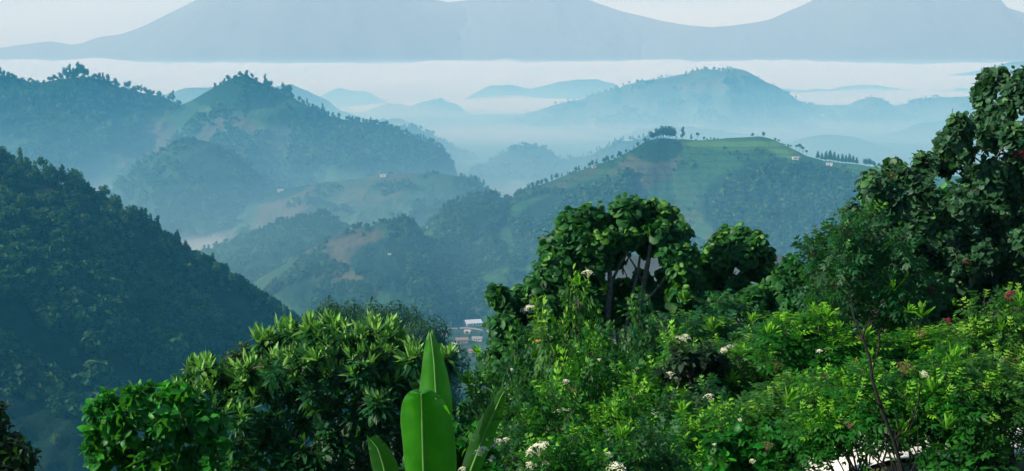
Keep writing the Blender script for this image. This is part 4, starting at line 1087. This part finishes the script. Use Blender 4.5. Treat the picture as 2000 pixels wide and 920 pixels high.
# ------------------------------------------------------------------ the tall dark tree on the right
YR = 20.0
ol = [(1560, 520), (1600, 470), (1640, 430), (1680, 385), (1700, 350), (1735, 318), (1790, 330), (1800, 300), (1830, 290), (1840, 250), (1875, 222), (1905, 226), (1925, 160), (1950, 142), (1985, 140), (2020, 120), (2080, 70), (2150, 40), (2230, 70), (2300, 160), (2350, 300)]
rr = random.Random(17); tc_ = []
px = 1592
while px < 2330:
    top = np.interp(px, [a for a, _ in ol], [b_ for _, b_ in ol])
    py = top + 26
    while py < 650:
        near_edge = (py - top) < 110
        if not (rr.random() < (.12 if near_edge else .07)):
            tc_.append((px + rr.uniform(-14, 14), py + rr.uniform(-10, 10), rr.uniform(26, 38), 1.0, .8 if near_edge else 1.0))
        py += 46
    px += 42
tc_ += [(1900, 470, 36, 1, 1), (1945, 500, 38, 1, 1), (1985, 480, 38, 1, 1), (2000, 540, 38, 1, 1), (1960, 560, 38, 1, 1), (1925, 540, 38, 1, 1), (1880, 520, 36, 1, 1), (1940, 440, 32, 1, 1), (1990, 425, 32, 1, 1), (1990, 370, 28, 1, 1), (1850, 400, 30, 1, 1), (1745, 325, 18, 1, .8), (1875, 240, 24, 1, .8), (1930, 155, 20, 1, .8), (1955, 148, 16, 1, .7), (1808, 318, 22, 1, .8), (1700, 350, 18, 1, .8)]
grow('tall_tree', 'tallest dark tree with round leaves, bare branches and red flowers at the right edge', 'tree', None, on_ground(1900, YR), clumpsP(tc_, YR, 1.1, 8, .9), L_TALL, M_BARK, T_SMALLR, per=42, m=7, L=.20, e=(.5, 1.45), s=(.075, .135),
     droop=.45, upb=.35, youngf=.12, seed=81, r0=.16, limb_r=.03, inner=.3, bend=.10)
bc2 = [(px_ + rr.uniform(-12, 12), py_ + rr.uniform(-12, 12), 42) for px_ in range(1690, 2200, 58) for py_ in range(int(np.interp(px_, [1690, 1800, 1900, 2200], [440, 400, 370, 300])), 650, 58)]
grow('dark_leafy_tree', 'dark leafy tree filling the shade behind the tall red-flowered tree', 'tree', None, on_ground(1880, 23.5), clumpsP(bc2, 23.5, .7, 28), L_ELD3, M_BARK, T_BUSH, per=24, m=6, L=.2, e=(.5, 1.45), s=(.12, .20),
     droop=.45, upb=.35, youngf=.1, seed=86, r0=.12, limb_r=.03, inner=.3, bend=.10)
# paler flat-topped elder at its left side
ec = [(1622, 468, 34), (1590, 492, 28), (1650, 450, 30), (1610, 515, 36), (1655, 500, 38), (1690, 470, 30), (1590, 550, 30), (1635, 555, 38), (1690, 530, 38), (1725, 500, 28), (1735, 550, 32), (1600, 590, 30), (1660, 590, 24), (1745, 590, 26), (1700, 420, 24), (1760, 470, 30), (1780, 530, 34), (1770, 590, 34), (1720, 610, 30), (1810, 570, 30)]
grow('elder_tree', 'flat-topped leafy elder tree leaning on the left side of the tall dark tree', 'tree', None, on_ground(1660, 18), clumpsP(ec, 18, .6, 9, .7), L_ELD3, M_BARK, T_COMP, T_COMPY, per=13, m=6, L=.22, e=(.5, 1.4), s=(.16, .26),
     droop=.3, upb=.5, youngf=.3, seed=82, r0=.06, limb_r=.022, bend=.16)

# ------------------------------------------------------------------ loquat
YL = 16.0
top = [(375, 725), (405, 715), (440, 728), (480, 715), (515, 665), (550, 645), (580, 640), (615, 642), (650, 636), (690, 655), (725, 640), (750, 636), (775, 670), (810, 690), (840, 700), (868, 695)]
lc = [(a, b_ + 6, 24, 1.0, .8) for a, b_ in top]
rr = random.Random(4)
xs_ = [a for a, _ in top]; ys_ = [b_ for _, b_ in top]
for px in range(375, 880, 40):
    t0 = np.interp(px, xs_, ys_); py = t0 + 52; row = 0
    while py < 960:
        if px > 400 or py < 860 or True:
            lc.append((px + rr.uniform(-14, 14), py + rr.uniform(-10, 10), rr.uniform(26, 34), .75 if row < 2 else (.3 if row < 3 else .05), .75))
        py += 42; row += 1
grow('loquat_tree', 'broad bush-like loquat with upright pale young leaves above dark foliage', 'tree', None, on_ground(620, YL), clumpsP(lc, YL, .7, 10), L_LOQ, M_BARK, T_LOQ, T_YOUNG, per=13, m=11, L=.13, e=(.22, 1.45), s=(.15, .17), droop=.35,
     upb=1.3, youngf=.95, ytop=-.2, seed=91, r0=.07, limb_r=.022, inner=.4)

# ------------------------------------------------------------------ bright bush bottom left, dark thicket in the corner
bc = []
rr = random.Random(9)
for px, tp_ in [(190, 800), (222, 782), (255, 770), (290, 762), (325, 772), (360, 770), (392, 790), (415, 830)]:
    py = tp_; row = 0
    while py < 960:
        bc.append((px + rr.uniform(-8, 8), py + rr.uniform(-8, 8), 26, 1.0 if row < 2 else .3, 1.0)); py += 36; row += 1
grow('broadleaf_bush', 'bright green glossy broad-leaved bush at the bottom left', 'bush', None, on_ground(290, 12.5), clumpsP(bc, 12.5, .35, 11), L_BUSH, M_BARK, T_BUSH, per=11, m=6, L=.10, e=(.5, 1.5), s=(.07, .13), droop=.7,
     upb=.4, youngf=.5, ytop=.0, seed=92, r0=.05, limb_r=.018, parts=('foliage', 'stem'))
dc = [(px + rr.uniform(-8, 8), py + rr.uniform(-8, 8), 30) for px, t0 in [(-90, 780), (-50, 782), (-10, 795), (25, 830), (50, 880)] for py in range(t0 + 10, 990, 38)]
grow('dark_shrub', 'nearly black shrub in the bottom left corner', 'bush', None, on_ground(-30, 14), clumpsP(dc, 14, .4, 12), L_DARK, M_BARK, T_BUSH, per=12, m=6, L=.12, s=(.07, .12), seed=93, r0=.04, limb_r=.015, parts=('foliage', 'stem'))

# ------------------------------------------------------------------ elder shrubs
def elder(seed, hgt, wid, bare=.3, mat=None, young=.5):
    rd = random.Random(seed); cl = []
    n = 26
    for k in range(n):
        a = rd.uniform(0, 6.28); q = rd.random() ** .5
        z = hgt * (bare + (1 - bare) * (rd.random() ** .7) * math.sqrt(max(1 - q * q * .75, .05)))
        r = wid * rd.uniform(.16, .24)
        cl.append((Vector((wid * .42 * q * math.cos(a), wid * .42 * q * math.sin(a), z - r * .6)), (r, r, r * .8), 1.0 if z > hgt * .6 else .4, 1.0))
    cl.append((Vector((rd.uniform(-.1, .1), 0, hgt - .16)), (.15, .15, .12), 1.0, .7))
    return grow('elder_shrub', 'x', 'shrub', 'elder shrubs of the garden', (0, 0, 0), cl, mat or L_ELD, M_BARK, T_COMP, T_COMPY, per=11, m=6, L=.17, e=(.3, 1.4), s=(.18, .28), droop=.3, upb=.7, youngf=young, ytop=.1,
                seed=seed, r0=.022, limb_r=.014, trunk=False, bend=.10, parts=('foliage', 'stem'))
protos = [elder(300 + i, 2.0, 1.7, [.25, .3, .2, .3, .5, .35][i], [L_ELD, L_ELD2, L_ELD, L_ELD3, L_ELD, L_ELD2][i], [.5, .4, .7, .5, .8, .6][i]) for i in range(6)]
used = set()
ES = [  # px, top py, Y, width px, proto, label
    (1120, 545, 21.0, 190, 1, 'elder shrub in front of the domed tree with a cream flower head on its tip'),
    (1250, 585, 20.5, 180, 3, 'olive green elder shrub right below the bare trunks of the domed tree'),
    (1400, 575, 21.0, 210, 3, 'elder shrub below the small round-topped tree'),
    (1530, 640, 19.5, 180, 3, 'elder shrub below the low dark round-leaved tree'),
    (1010, 650, 19.0, 170, 3, 'darker elder shrub under the lower round-leaved tree'),
    (1160, 650, 18.0, 190, 0, 'elder shrub in the middle of the hedge, in front of the cream-tipped one'),
    (1320, 650, 18.0, 200, 2, 'elder shrub carrying two cream flower heads below the grey building'),
    (1460, 660, 17.5, 190, 1, 'elder shrub with a white flower head right of the one below the building'),
    (930, 745, 16.0, 150, 3, 'elder shrub just right of the banana leaf tip with one white flower'),
    (1080, 740, 15.5, 200, 0, 'elder shrub with small flat cream flowers in the lower middle'),
    (1240, 745, 15.5, 200, 2, 'dense elder shrub left of the dark hollow in the hedge'),
    (1390, 740, 15.8, 190, 3, 'elder shrub around the dark hollow in the hedge'),
    (1610, 600, 16.6, 210, 2, 'tall bright elder shrub with many young tips left of the black forked branch'),
    (1745, 655, 17.2, 190, 4, 'elder shrub with reddish seed heads behind the black forked branch'),
    (1860, 640, 16.8, 200, 2, 'bright-tipped elder shrub in front of the tall dark tree trunk'),
    (1985, 560, 15.5, 190, 5, 'tallest elder shrub at the right edge with a bright leafy tip'),
    (990, 835, 12.8, 200, 3, 'low elder shrub beside the banana plant with a chain of small white flowers'),
    (1130, 830, 12.4, 210, 0, 'low elder shrub at the bottom with the largest white flower heads'),
    (1280, 820, 12.4, 200, 3, 'low elder shrub at the bottom, right of the largest white flowers'),
    (1420, 790, 13.8, 210, 2, 'elder shrub at the bottom with a flat cream flower at its tip'),
    (1560, 735, 14.4, 200, 1, 'yellowish elder shrub at the bottom, left of the pale path'),
    (1690, 700, 11.9, 210, 4, 'elder shrub with bare stems in front of the pale path'),
    (1835, 690, 12.0, 210, 4, 'elder shrub right of the bare-stemmed one, above the path'),
    (1965, 690, 12.0, 210, 5, 'dense dark elder shrub at the bottom right corner'),
]
rr = random.Random(31)
ELD = []
for px, tpy, Y, wpx, pi, lb in ES:
    bp = on_ground(px, Y); h = P(px, tpy, Y).z - bp.z; wd = wpx * 1.25 * Y / FPX
    if pi not in used: root = protos[pi]; used.add(pi); 
    else:
        root = protos[pi].copy(); COL.objects.link(root)
        for ch in protos[pi].children:
            c = ch.copy(); COL.objects.link(c); c.parent = root
    root.location = bp; root.rotation_euler = (0, 0, rr.uniform(0, 6.28)); root.scale = (wd / 1.7, wd / 1.7, h / 2.0)
    root['label'] = lb; root['_px'] = px
    ELD.append(root)

# a few broad-leaved low shrubs mixed into the hedge
for i, (px, py, Y, rr0, lb) in enumerate([(1450, 860, 12.0, 60, 'broad-leaved low shrub between two elders at the bottom'), (905, 850, 11.0, 55, 'low broad-leaved shrub just right of the banana stem'),
        (1350, 700, 17.0, 60, 'dark broad-leaved shrub in the hollow of the hedge'), (1900, 820, 12.0, 60, 'broad-leaved shrub above the right end of the path')]):
    r2 = random.Random(70 + i)
    cc = [(px + r2.uniform(-rr0, rr0), py + r2.uniform(-20, 60), 24, .4, 1.0) for _ in range(14)]
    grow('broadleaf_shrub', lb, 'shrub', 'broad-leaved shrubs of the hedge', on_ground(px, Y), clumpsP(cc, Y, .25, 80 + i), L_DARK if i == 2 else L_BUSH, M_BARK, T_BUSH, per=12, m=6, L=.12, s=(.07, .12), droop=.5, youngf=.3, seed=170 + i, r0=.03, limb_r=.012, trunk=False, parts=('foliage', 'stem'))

# the black forked branch: a dead stem standing among the elders
T = Tubes(); Yb = 10.9
bp = [P(1765, 930, Yb), P(1745, 860, Yb), P(1722, 800, Yb), P(1703, 740, Yb), P(1699, 700, Yb + .1), P(1685, 660, Yb + .1), P(1668, 620, Yb + .2), P(1662, 580, Yb + .3)]
o0 = bp[0]
g0 = Vector((o0.x + .05, Yb, float(gz(o0.x, Yb))))
T.tube([p - g0 for p in [g0 + Vector((0, 0, -.1))] + bp], .02, .006, 7)
for a, b2 in [((1703, 740), (1714, 690)), ((1714, 690), (1722, 640)), ((1722, 800), (1690, 770)), ((1745, 860), (1790, 800)), ((1790, 800), (1800, 750)), ((1685, 660), (1700, 620))]:
    T.limb(P(a[0], a[1], Yb) - g0, P(b2[0], b2[1], Yb - .1) - g0, .009, .005, rr, .08, 4, 5)
for k in range(9):
    a = 1690 + k * 14
    T.limb(P(1740 + k * 5, 930, Yb + .1) - g0, P(a + rr.uniform(-30, 20), 830 + rr.uniform(-30, 30), Yb + .2) - g0, .008, .003, rr, .12, 5, 5)
M_DEAD = plain('dead_branch_bark', (.008, .007, .006), 1.0, scale=20)
db = link('bare_branch', T.mesh('bare_branch', M_DEAD), None, g0)
tag(db, 'bare black forked branch rising in front of the elder shrubs', 'branch')

# ------------------------------------------------------------------ banana plant
def banana_mat(name, col, col2, rib):
    m, n, l = new_mat(name)
    uv = n.new('ShaderNodeUVMap'); s = n.new('ShaderNodeSeparateXYZ'); l.new(uv.outputs[0], s.inputs[0])
    def mt(op, a, b=None, clamp=False):
        x = n.new('ShaderNodeMath'); x.operation = op; x.use_clamp = clamp
        for i, q in enumerate((a, b)):
            if q is None: continue
            if isinstance(q, (int, float)): x.inputs[i].default_value = q
            else: l.new(q, x.inputs[i])
        return x.outputs[0]
    ax = mt('ABSOLUTE', mt('SUBTRACT', s.outputs[0], .5))
    ribf = mt('SUBTRACT', 1.0, mt('MULTIPLY', ax, 45.0), True)
    vein = mt('SINE', mt('MULTIPLY', mt('SUBTRACT', s.outputs[1], mt('MULTIPLY', ax, .10)), 700.0))
    g = n.new('ShaderNodeNewGeometry'); no = n.new('ShaderNodeTexNoise'); no.inputs['Scale'].default_value = 7; no.inputs['Detail'].default_value = 6
    l.new(g.outputs['Position'], no.inputs['Vector'])
    mr = n.new('ShaderNodeMapRange'); mr.inputs[1].default_value = .4; mr.inputs[2].default_value = .68; l.new(no.outputs[0], mr.inputs[0])
    c = mix(n, l, mr.outputs[0], col, col2)
    c = mix(n, l, mt('MULTIPLY', mt('ADD', mt('MULTIPLY', vein, .5), .5), .16), c, tuple(v * .5 for v in col))
    n2 = n.new('ShaderNodeTexNoise'); n2.inputs['Scale'].default_value = 26; n2.inputs['Detail'].default_value = 3; l.new(g.outputs['Position'], n2.inputs['Vector'])
    m2 = n.new('ShaderNodeMapRange'); m2.inputs[1].default_value = .64; m2.inputs[2].default_value = .72; l.new(n2.outputs[0], m2.inputs[0])
    c = mix(n, l, mt('MULTIPLY', m2.outputs[0], .7), c, (.16, .20, .02))
    c = mix(n, l, mt('MULTIPLY', ribf, .6), c, rib)
    edge = mt('MULTIPLY', mt('SUBTRACT', ax, .488), 90.0, True)
    c = mix(n, l, mt('MULTIPLY', edge, .5), c, (.30, .34, .14))
    p = n.new('ShaderNodeBsdfPrincipled'); l.new(c, p.inputs['Base Color']); p.inputs['Roughness'].default_value = .42; p.inputs['Specular IOR Level'].default_value = .3
    b = n.new('ShaderNodeBump'); b.inputs['Strength'].default_value = .12; b.inputs['Distance'].default_value = .003
    l.new(vein, b.inputs['Height']); l.new(b.outputs[0], p.inputs['Normal'])
    t = n.new('ShaderNodeBsdfTranslucent'); l.new(mix(n, l, .5, c, (.14, .60, .01)), t.inputs[0])
    ms = n.new('ShaderNodeMixShader'); ms.inputs[0].default_value = .5; l.new(p.outputs[0], ms.inputs[1]); l.new(t.outputs[0], ms.inputs[2])
    o = n.new('ShaderNodeOutputMaterial'); l.new(ms.outputs[0], o.inputs[0]); return m
M_BAN = banana_mat('banana_leaf', (.018, .18, .004), (.04, .26, .008), (.12, .36, .04))
M_BAND = banana_mat('dark_banana_leaf', (.008, .055, .010), (.018, .08, .012), (.06, .14, .03))  # darker, duller green than the upright leaves

def blade(edges, Y, mat, parent, base, name='leaf', arch=.10, rows=44, cols=13, ydep=None, tears=(), seed=0):
    """edges: [(py, x_left, x_mid, x_right)] down the blade; built as a thick curved sheet with a raised midrib."""
    rd = np.random.RandomState(seed)
    e = np.array(edges, float); t = np.linspace(0, 1, rows)
    tt = np.linspace(0, 1, len(e)); py, xl, xm, xr = (np.interp(t, tt, e[:, i]) for i in range(4))
    ker = np.array([1, 2, 3, 2, 1]) / 9.
    sm = lambda a: np.concatenate([a[:1], np.convolve(np.pad(a, 2, mode='edge'), ker, 'valid')[1:-1], a[-1:]])
    py, xl, xm, xr = sm(py), sm(xl), sm(xm), sm(xr)
    yd = np.interp(t, *(zip(*ydep))) if ydep else 0 * t
    V = []; UV = []
    for i in range(rows):
        for j in range(cols):
            s = 2 * j / (cols - 1) - 1
            x = xm[i] + (xr[i] - xm[i]) * s if s > 0 else xm[i] + (xm[i] - xl[i]) * s
            lift = arch * abs(s) ** 1.3 * (abs(x - xm[i]) / 50.)
            ripple = .006 * math.sin(t[i] * 38 + s * 2) * abs(s) ** 2 + .004 * rd.randn() * abs(s) ** 3
            q = P(x, py[i] - abs(s) * 8 * (1 - t[i]), Y + yd[i] + lift + ripple)
            V.append(q - base); UV.append(((s + 1) / 2, t[i]))
    F = [(i * cols + j, i * cols + j + 1, (i + 1) * cols + j + 1, (i + 1) * cols + j) for i in range(rows - 1) for j in range(cols - 1) if (i, j // 2) not in tears]
    me = mesh_np(name, np.array([tuple(v) for v in V]), np.array(F), mat, uv=np.array(UV))
    o = link(name, me, parent)
    T = Tubes(); T.tube([P(xm[i], py[i], Y + yd[i] - .006) - base for i in range(1, rows, 3)], .004, .012, 6)
    link('midrib', T.mesh('midrib', M_RIB), o)
    return o
M_RIB = plain('leaf_midrib', (.10, .26, .05), .5, scale=8)
YB = 9.3
bb = on_ground(845, YB + .25)
ban = empty('banana_plant', bb); tag(ban, 'banana plant with two huge upright bright green leaves at the bottom middle', 'plant')
T = Tubes(); T.tube([Vector((0, 0, -.15)), Vector((0, 0, .05)), Vector((.01, 0, .2)), P(850, 930, YB + .2) - bb], .09, .035, 12)
link('stem', T.mesh('stem', M_RIB), ban)
blade([(648, 840, 841, 842), (658, 836, 842, 847), (672, 831, 844, 853), (705, 826, 848, 866), (740, 822, 850, 876), (775, 818, 852, 882), (800, 816, 853, 884), (835, 816, 853, 880), (880, 830, 852, 870), (920, 845, 851, 858), (960, 849, 851, 853)], YB + .12, M_BAN, ban, bb, seed=1, arch=.10, ydep=[(0, .10), (.5, 0), (1, 0)])
blade([(767, 815, 822, 829), (769, 806, 823, 840), (773, 798, 823, 851), (780, 791, 824, 860), (790, 786, 824, 868), (805, 783, 825, 876), (830, 782, 825, 884), (860, 786, 826, 889), (900, 789, 827, 892), (950, 796, 829, 890), (1010, 810, 835, 870), (1060, 832, 838, 846)], YB - .12, M_BAN, ban, bb, seed=2, arch=.15, rows=60, ydep=[(0, .16), (.12, 0), (1, .1)], tears={(17, 5)})
blade([(856, 716, 722, 734), (875, 719, 738, 756), (905, 724, 748, 775), (940, 734, 756, 782), (1000, 760, 776, 792)], YB + .35, M_BAND, ban, bb, seed=4, arch=.06)
# right-hand leaf seen along its rib, torn into strips
blade([(762, 984, 987, 990), (775, 970, 979, 988), (800, 952, 968, 986), (830, 934, 955, 976), (865, 918, 941, 962), (905, 904, 925, 944), (960, 888, 905, 922)], YB + .3, M_BAND, ban, bb, seed=6, arch=.16, tears={(i, k) for i in (7, 13, 19, 27) for k in (3, 4, 5)}, ydep=[(0, -.1), (1, .1)])

# ------------------------------------------------------------------ flowers, set on whatever foliage they grow from
M_CREAM = plain('cream_petals', (.80, .78, .62), .7, scale=40, col2=(.62, .64, .40))
M_SEED = plain('russet_seed_heads', (.28, .12, .07), .8, scale=40, col2=(.16, .10, .05))
M_TANF = plain('faded_flower_head', (.50, .36, .24), .8, scale=40, col2=(.35, .22, .14))
M_RED = plain('red_petals', (.13, .006, .010), .6, scale=30, col2=(.07, .005, .01))
M_ORG = plain('yellowed_leaf', (.55, .30, .03), .6, scale=30)
def umbel(name, rad, mat, n, seed, dome=.35, fs=.10):
    rs = np.random.RandomState(seed); k = np.arange(n)
    q = np.sqrt((k + .5) / n) * rad; a = k * 2.39996 + rs.rand(n) * .3
    # florets grouped in little heads
    g = rs.randint(0, 9, n); ga = g * .7; gq = rad * (.35 + .3 * (g % 3)) * (g > 0)
    x = gq * np.cos(ga) + (q * .42) * np.cos(a); y = gq * np.sin(ga) + (q * .42) * np.sin(a)
    z = dome * rad * (1 - (x * x + y * y) / rad ** 2) + rs.rand(n) * rad * .12
    T = Tubes()
    for i in range(9):
        gx_ = rad * (.35 + .3 * (i % 3)) * (i > 0)
        T.tube([(0, 0, -rad * 1.2), (gx_ * .5 * math.cos(i * .7), gx_ * .5 * math.sin(i * .7), -rad * .5), (gx_ * math.cos(i * .7), gx_ * math.sin(i * .7), dome * rad * .4)], rad * .03, rad * .015, 4)
    V = []; F = []
    for i in range(n):
        s = rad * fs * rs.uniform(.7, 1.3); c = np.array([x[i], y[i], z[i]]); th = rs.rand() * 6.28; b0 = len(V)
        V.append(c + [0, 0, s * .5])
        for m_ in range(5):
            V.append(c + [s * math.cos(th + m_ * 1.2566), s * math.sin(th + m_ * 1.2566), -s * .1 + rs.randn() * s * .15])
        F += [(b0, b0 + 1 + m_, b0 + 1 + (m_ + 1) % 5) for m_ in range(5)]
    Vt = np.array([tuple(v) for v in T.V]); Ft = np.array(T.F)
    me = mesh_np(name, np.concatenate([np.array(V), Vt]), [np.array(F), Ft + len(V)], mat, smooth=False)
    return me
UM = [umbel('flower_head', .055, M_CREAM, 110, 400 + i, [.2, .45, .3][i]) for i in range(3)]
US = [umbel('seed_head', .06, M_SEED, 110, 410 + i, .3, .06) for i in range(2)]
UT = umbel('seed_head', .08, M_TANF, 150, 420, .5, .08)
UR = umbel('red_flower', .05, M_RED, 90, 430, .9, .22)
UL = mesh_np('yellow_leaf', *leaf_tpl(5, 3, oval(.34, .72, .9), .5, .2), M_ORG)

bpy.context.view_layer.update()
dg = bpy.context.evaluated_depsgraph_get()
GROWS = ('foliage', 'crown', 'leaf', 'stem', 'trunk')
def pick(px, py, Ymax=26):
    d = (P(px, py, 10)).normalized()
    hit, loc, nor, idx, ob_, mtx = SC.ray_cast(dg, d * .3, d, distance=Ymax * 1.2)
    if not hit or ob_.parent is None or ob_.name.split('.')[0] not in GROWS: return None
    return loc, ob_.parent
def put_flower(px, py, me, sc, name, tilt=.3):
    r = None
    for dx, dy in ((0, 0), (5, 4), (-5, 6), (8, 10), (-9, 12), (0, 18), (0, 28), (14, 20)):
        r = pick(px + dx, py + dy)
        if r: break
    if not r: return
    loc, par = r
    if par.name.startswith('banana') and name == 'shoot_tip': return
    Y = loc.y - .05
    o = link(name, me)
    o.parent = par
    M = par.matrix_world.copy()
    W = Matrix.Translation(P(px, py, Y)) @ Matrix.Rotation(rr.uniform(-tilt, tilt) + .25, 4, 'X') @ Matrix.Rotation(rr.uniform(-tilt, tilt), 4, 'Y') @ Matrix.Rotation(rr.uniform(0, 6), 4, 'Z') @ Matrix.Diagonal((sc, sc, sc, 1))
    o.matrix_parent_inverse = M.inverted()
    o.matrix_basis = W
for i, (px, py, sc) in enumerate([(945, 758, 1.1), (1124, 536, 1.9), (1148, 532, 1.4), (1035, 600, 1.7), (1025, 606, 1.2), (1300, 620, 1.3), (1328, 661, 1.6), (1340, 658, 1.1), (1425, 679, 1.4), (1414, 684, .9), (1385, 775, 1.1), (1280, 808, 1.2), (1103, 800, 1.1), (1105, 745, .8),
        (1048, 874, 1.35), (1060, 868, 1.0), (1036, 884, .8), (1038, 908, 1.0), (1064, 905, .7), (1203, 914, 1.5), (1190, 888, .7), (960, 868, .7), (975, 862, .7), (988, 858, .6), (945, 876, .6), (935, 884, .5), (962, 893, .4), (958, 898, .4), (903, 916, .5), (1017, 916, .6),
        (1600, 685, .6), (1614, 683, .4), (1631, 690, .7), (1805, 730, .7), (1255, 748, .5), (1310, 730, 1.0), (1318, 738, .6), (1000, 722, .4), (1255, 760, .3), (1640, 735, .3), (1680, 845, .4), (1470, 900, .5), (1395, 868, .3), (1330, 885, .4), (1120, 885, .3), (1445, 820, .4), (1092, 803, .8), (1170, 702, .5)]):
    put_flower(px, py, UM[i % 3], sc, 'flower_head')
for i, (px, py, sc) in enumerate([(1520, 714, 1.4), (1750, 718, 1.9), (1768, 716, 1.4), (1968, 704, 1.3), (1345, 726, 1.3), (1118, 760, .8), (1800, 652, 1.2), (1680, 660, .9), (1500, 870, .8), (1610, 735, .7), (1860, 745, .7), (1660, 830, .6)]):
    put_flower(px, py, US[i % 2], sc, 'seed_head')
put_flower(1712, 463, UT, 1.5, 'seed_head', .1)
for px, py, sc in [(1745, 516, 1.1), (1818, 567, 1.1), (1852, 628, .9), (1974, 578, 1.2), (1990, 306, 1.9), (1745, 345, 1.0), (1888, 512, .8)]:
    put_flower(px, py, UR, sc, 'red_flower')
for px, py, sc in [(381, 903, .07), (1668, 700, .05), (1045, 668, .12), (1210, 560, .1)]:
    put_flower(px, py, UL, sc, 'yellow_leaf', 1.0)

def rosette(name, mat, tpl, n, s0, s1, e0, e1, seed):
    rs = np.random.RandomState(seed)
    pos, dd, nn, sz, f, si = shoots(np.zeros((1, 3)), np.array([[0, 0, 1.]]), n, .05, e0, e1, s0, s1, .1, rs)
    V, F, A = place(tpl, pos, dd, nn, sz, np.clip(1.05 - f * .5, 0, 1), rs.rand(n))
    return mesh_np(name, V, F, mat, attr=A)
RT = [rosette('shoot_tip', L_ELD, T_YOUNG, 13, .10, .16, .2, 1.1, 500 + i) for i in range(3)]
RL = [rosette('shoot_tip', L_LOQ, T_YOUNG, 10, .10, .15, .12, 1.0, 510 + i) for i in range(3)]
for i, (px, py) in enumerate([(1590, 612), (1612, 622), (1640, 640), (1700, 700), (1745, 562), (1775, 605), (1800, 612), (1862, 596), (1880, 618), (1902, 632), (1925, 650), (1975, 566), (1992, 590), (1690, 655), (1560, 660), (1130, 552), (1180, 565),
        (1320, 560), (1335, 585), (1240, 610), (1085, 690), (1010, 715), (1180, 760), (1250, 700), (1450, 690), (1470, 625), (1500, 650), (1390, 640), (1540, 780), (1700, 790), (1820, 760), (1860, 700), (1955, 640), (1650, 745), (1110, 800), (935, 690), (910, 745), (1330, 800), (1430, 740), (1760, 850), (1850, 830), (1215, 850)]):
    put_flower(px, py, RT[i % 3], rr.uniform(.8, 1.35), 'shoot_tip', .35)
r3 = random.Random(77); k_ = 0
for _ in range(150):
    px = r3.uniform(372, 870); t0 = np.interp(px, xs_, ys_); q = r3.random() ** 1.6
    put_flower(px, t0 - 4 + q * (105 if px > 470 else 55), RL[_ % 3], r3.uniform(.7, 1.25), 'shoot_tip', .45)
    k_ += 1
    if k_ >= 85: break

# ------------------------------------------------------------------ low undergrowth between the shrubs (nobody could count it)
rs = np.random.RandomState(55); NU = 9500
uy = rs.uniform(8.5, 34, NU); ux = rs.uniform(-.36, .85, NU) * uy
upx = 1000 + ux / uy * FPX
keep = ~((uy < 14.4) & (((upx > 1670) & (upx < 1795)) | (upx > 1925))); ux = ux[keep]; uy = uy[keep]
up = np.stack([ux, uy, gz(ux, uy) + rs.uniform(.1, .45, len(ux))], 1)
ax = rs.normal(size=up.shape) * .4; ax[:, 2] += 1
pos, dd, nn, sz, f, si = shoots(up, ax, 6, .22, .4, 1.45, .16, .26, .3, rs)
V, F, A = place(T_COMP, pos, dd, nn, sz, f * 0, rs.rand(len(f)))
tag(link('undergrowth', mesh_np('undergrowth', V, F, L_ELD, attr=A)), 'low leafy undergrowth covering the garden slope', 'undergrowth', None, 'stuff')

# ------------------------------------------------------------------ every thing of a row gets a label of its own
ORD = ['first', 'second', 'third', 'fourth', 'fifth', 'sixth', 'seventh', 'eighth', 'ninth', 'tenth', 'eleventh', 'twelfth', 'thirteenth', 'fourteenth', 'fifteenth', 'sixteenth', 'seventeenth', 'eighteenth', 'nineteenth', 'twentieth',
       'twenty-first', 'twenty-second', 'twenty-third', 'twenty-fourth', 'twenty-fifth', 'twenty-sixth', 'twenty-seventh', 'twenty-eighth', 'twenty-ninth', 'thirtieth', 'thirty-first', 'thirty-second', 'thirty-third', 'thirty-fourth']
by = {}
for o in COL.objects:
    if o.parent is None and 'label' in o and 'kind' not in o: by.setdefault(o['label'], []).append(o)
for lb, os_ in by.items():
    if len(os_) > 1:
        os_.sort(key=lambda o: o.location.x / o.location.y)
        for x_, y_ in (('on the upper half of its skyline', 'upper part of its skyline'), ('on the lowest part of its skyline', 'lowest part of its skyline'), ('in the tall clump on its left summit', 'in its left summit clump'), ('on the slope right of its left summit', 'right of its left summit'),
                       ('in the clump right of its pointed summit', 'in the clump right of its peak'), ('on the skyline of the broad hill', 'on the broad hill'), ('sparse tree with a bare stem', 'sparse bare-stemmed tree'),
                       ('of the wooded knob at the right end of the farmed slope', 'on the wooded knob right of the farmed slope'), ('the low spur left of the brown-patched hill', 'the low dark spur in the valley'), ('in the clump at the right end of its top', 'right end of its top')):
            lb = lb.replace(x_, y_)
        for k, o in enumerate(os_): o['label'] = ORD[min(k, 33)] + ' from left, ' + lb
for o in COL.objects:
    if 'label' in o and len(o['label'].split()) > 16: print('LONG', len(o['label'].split()), o['label'])
    if '_px' in o: del o['_px']
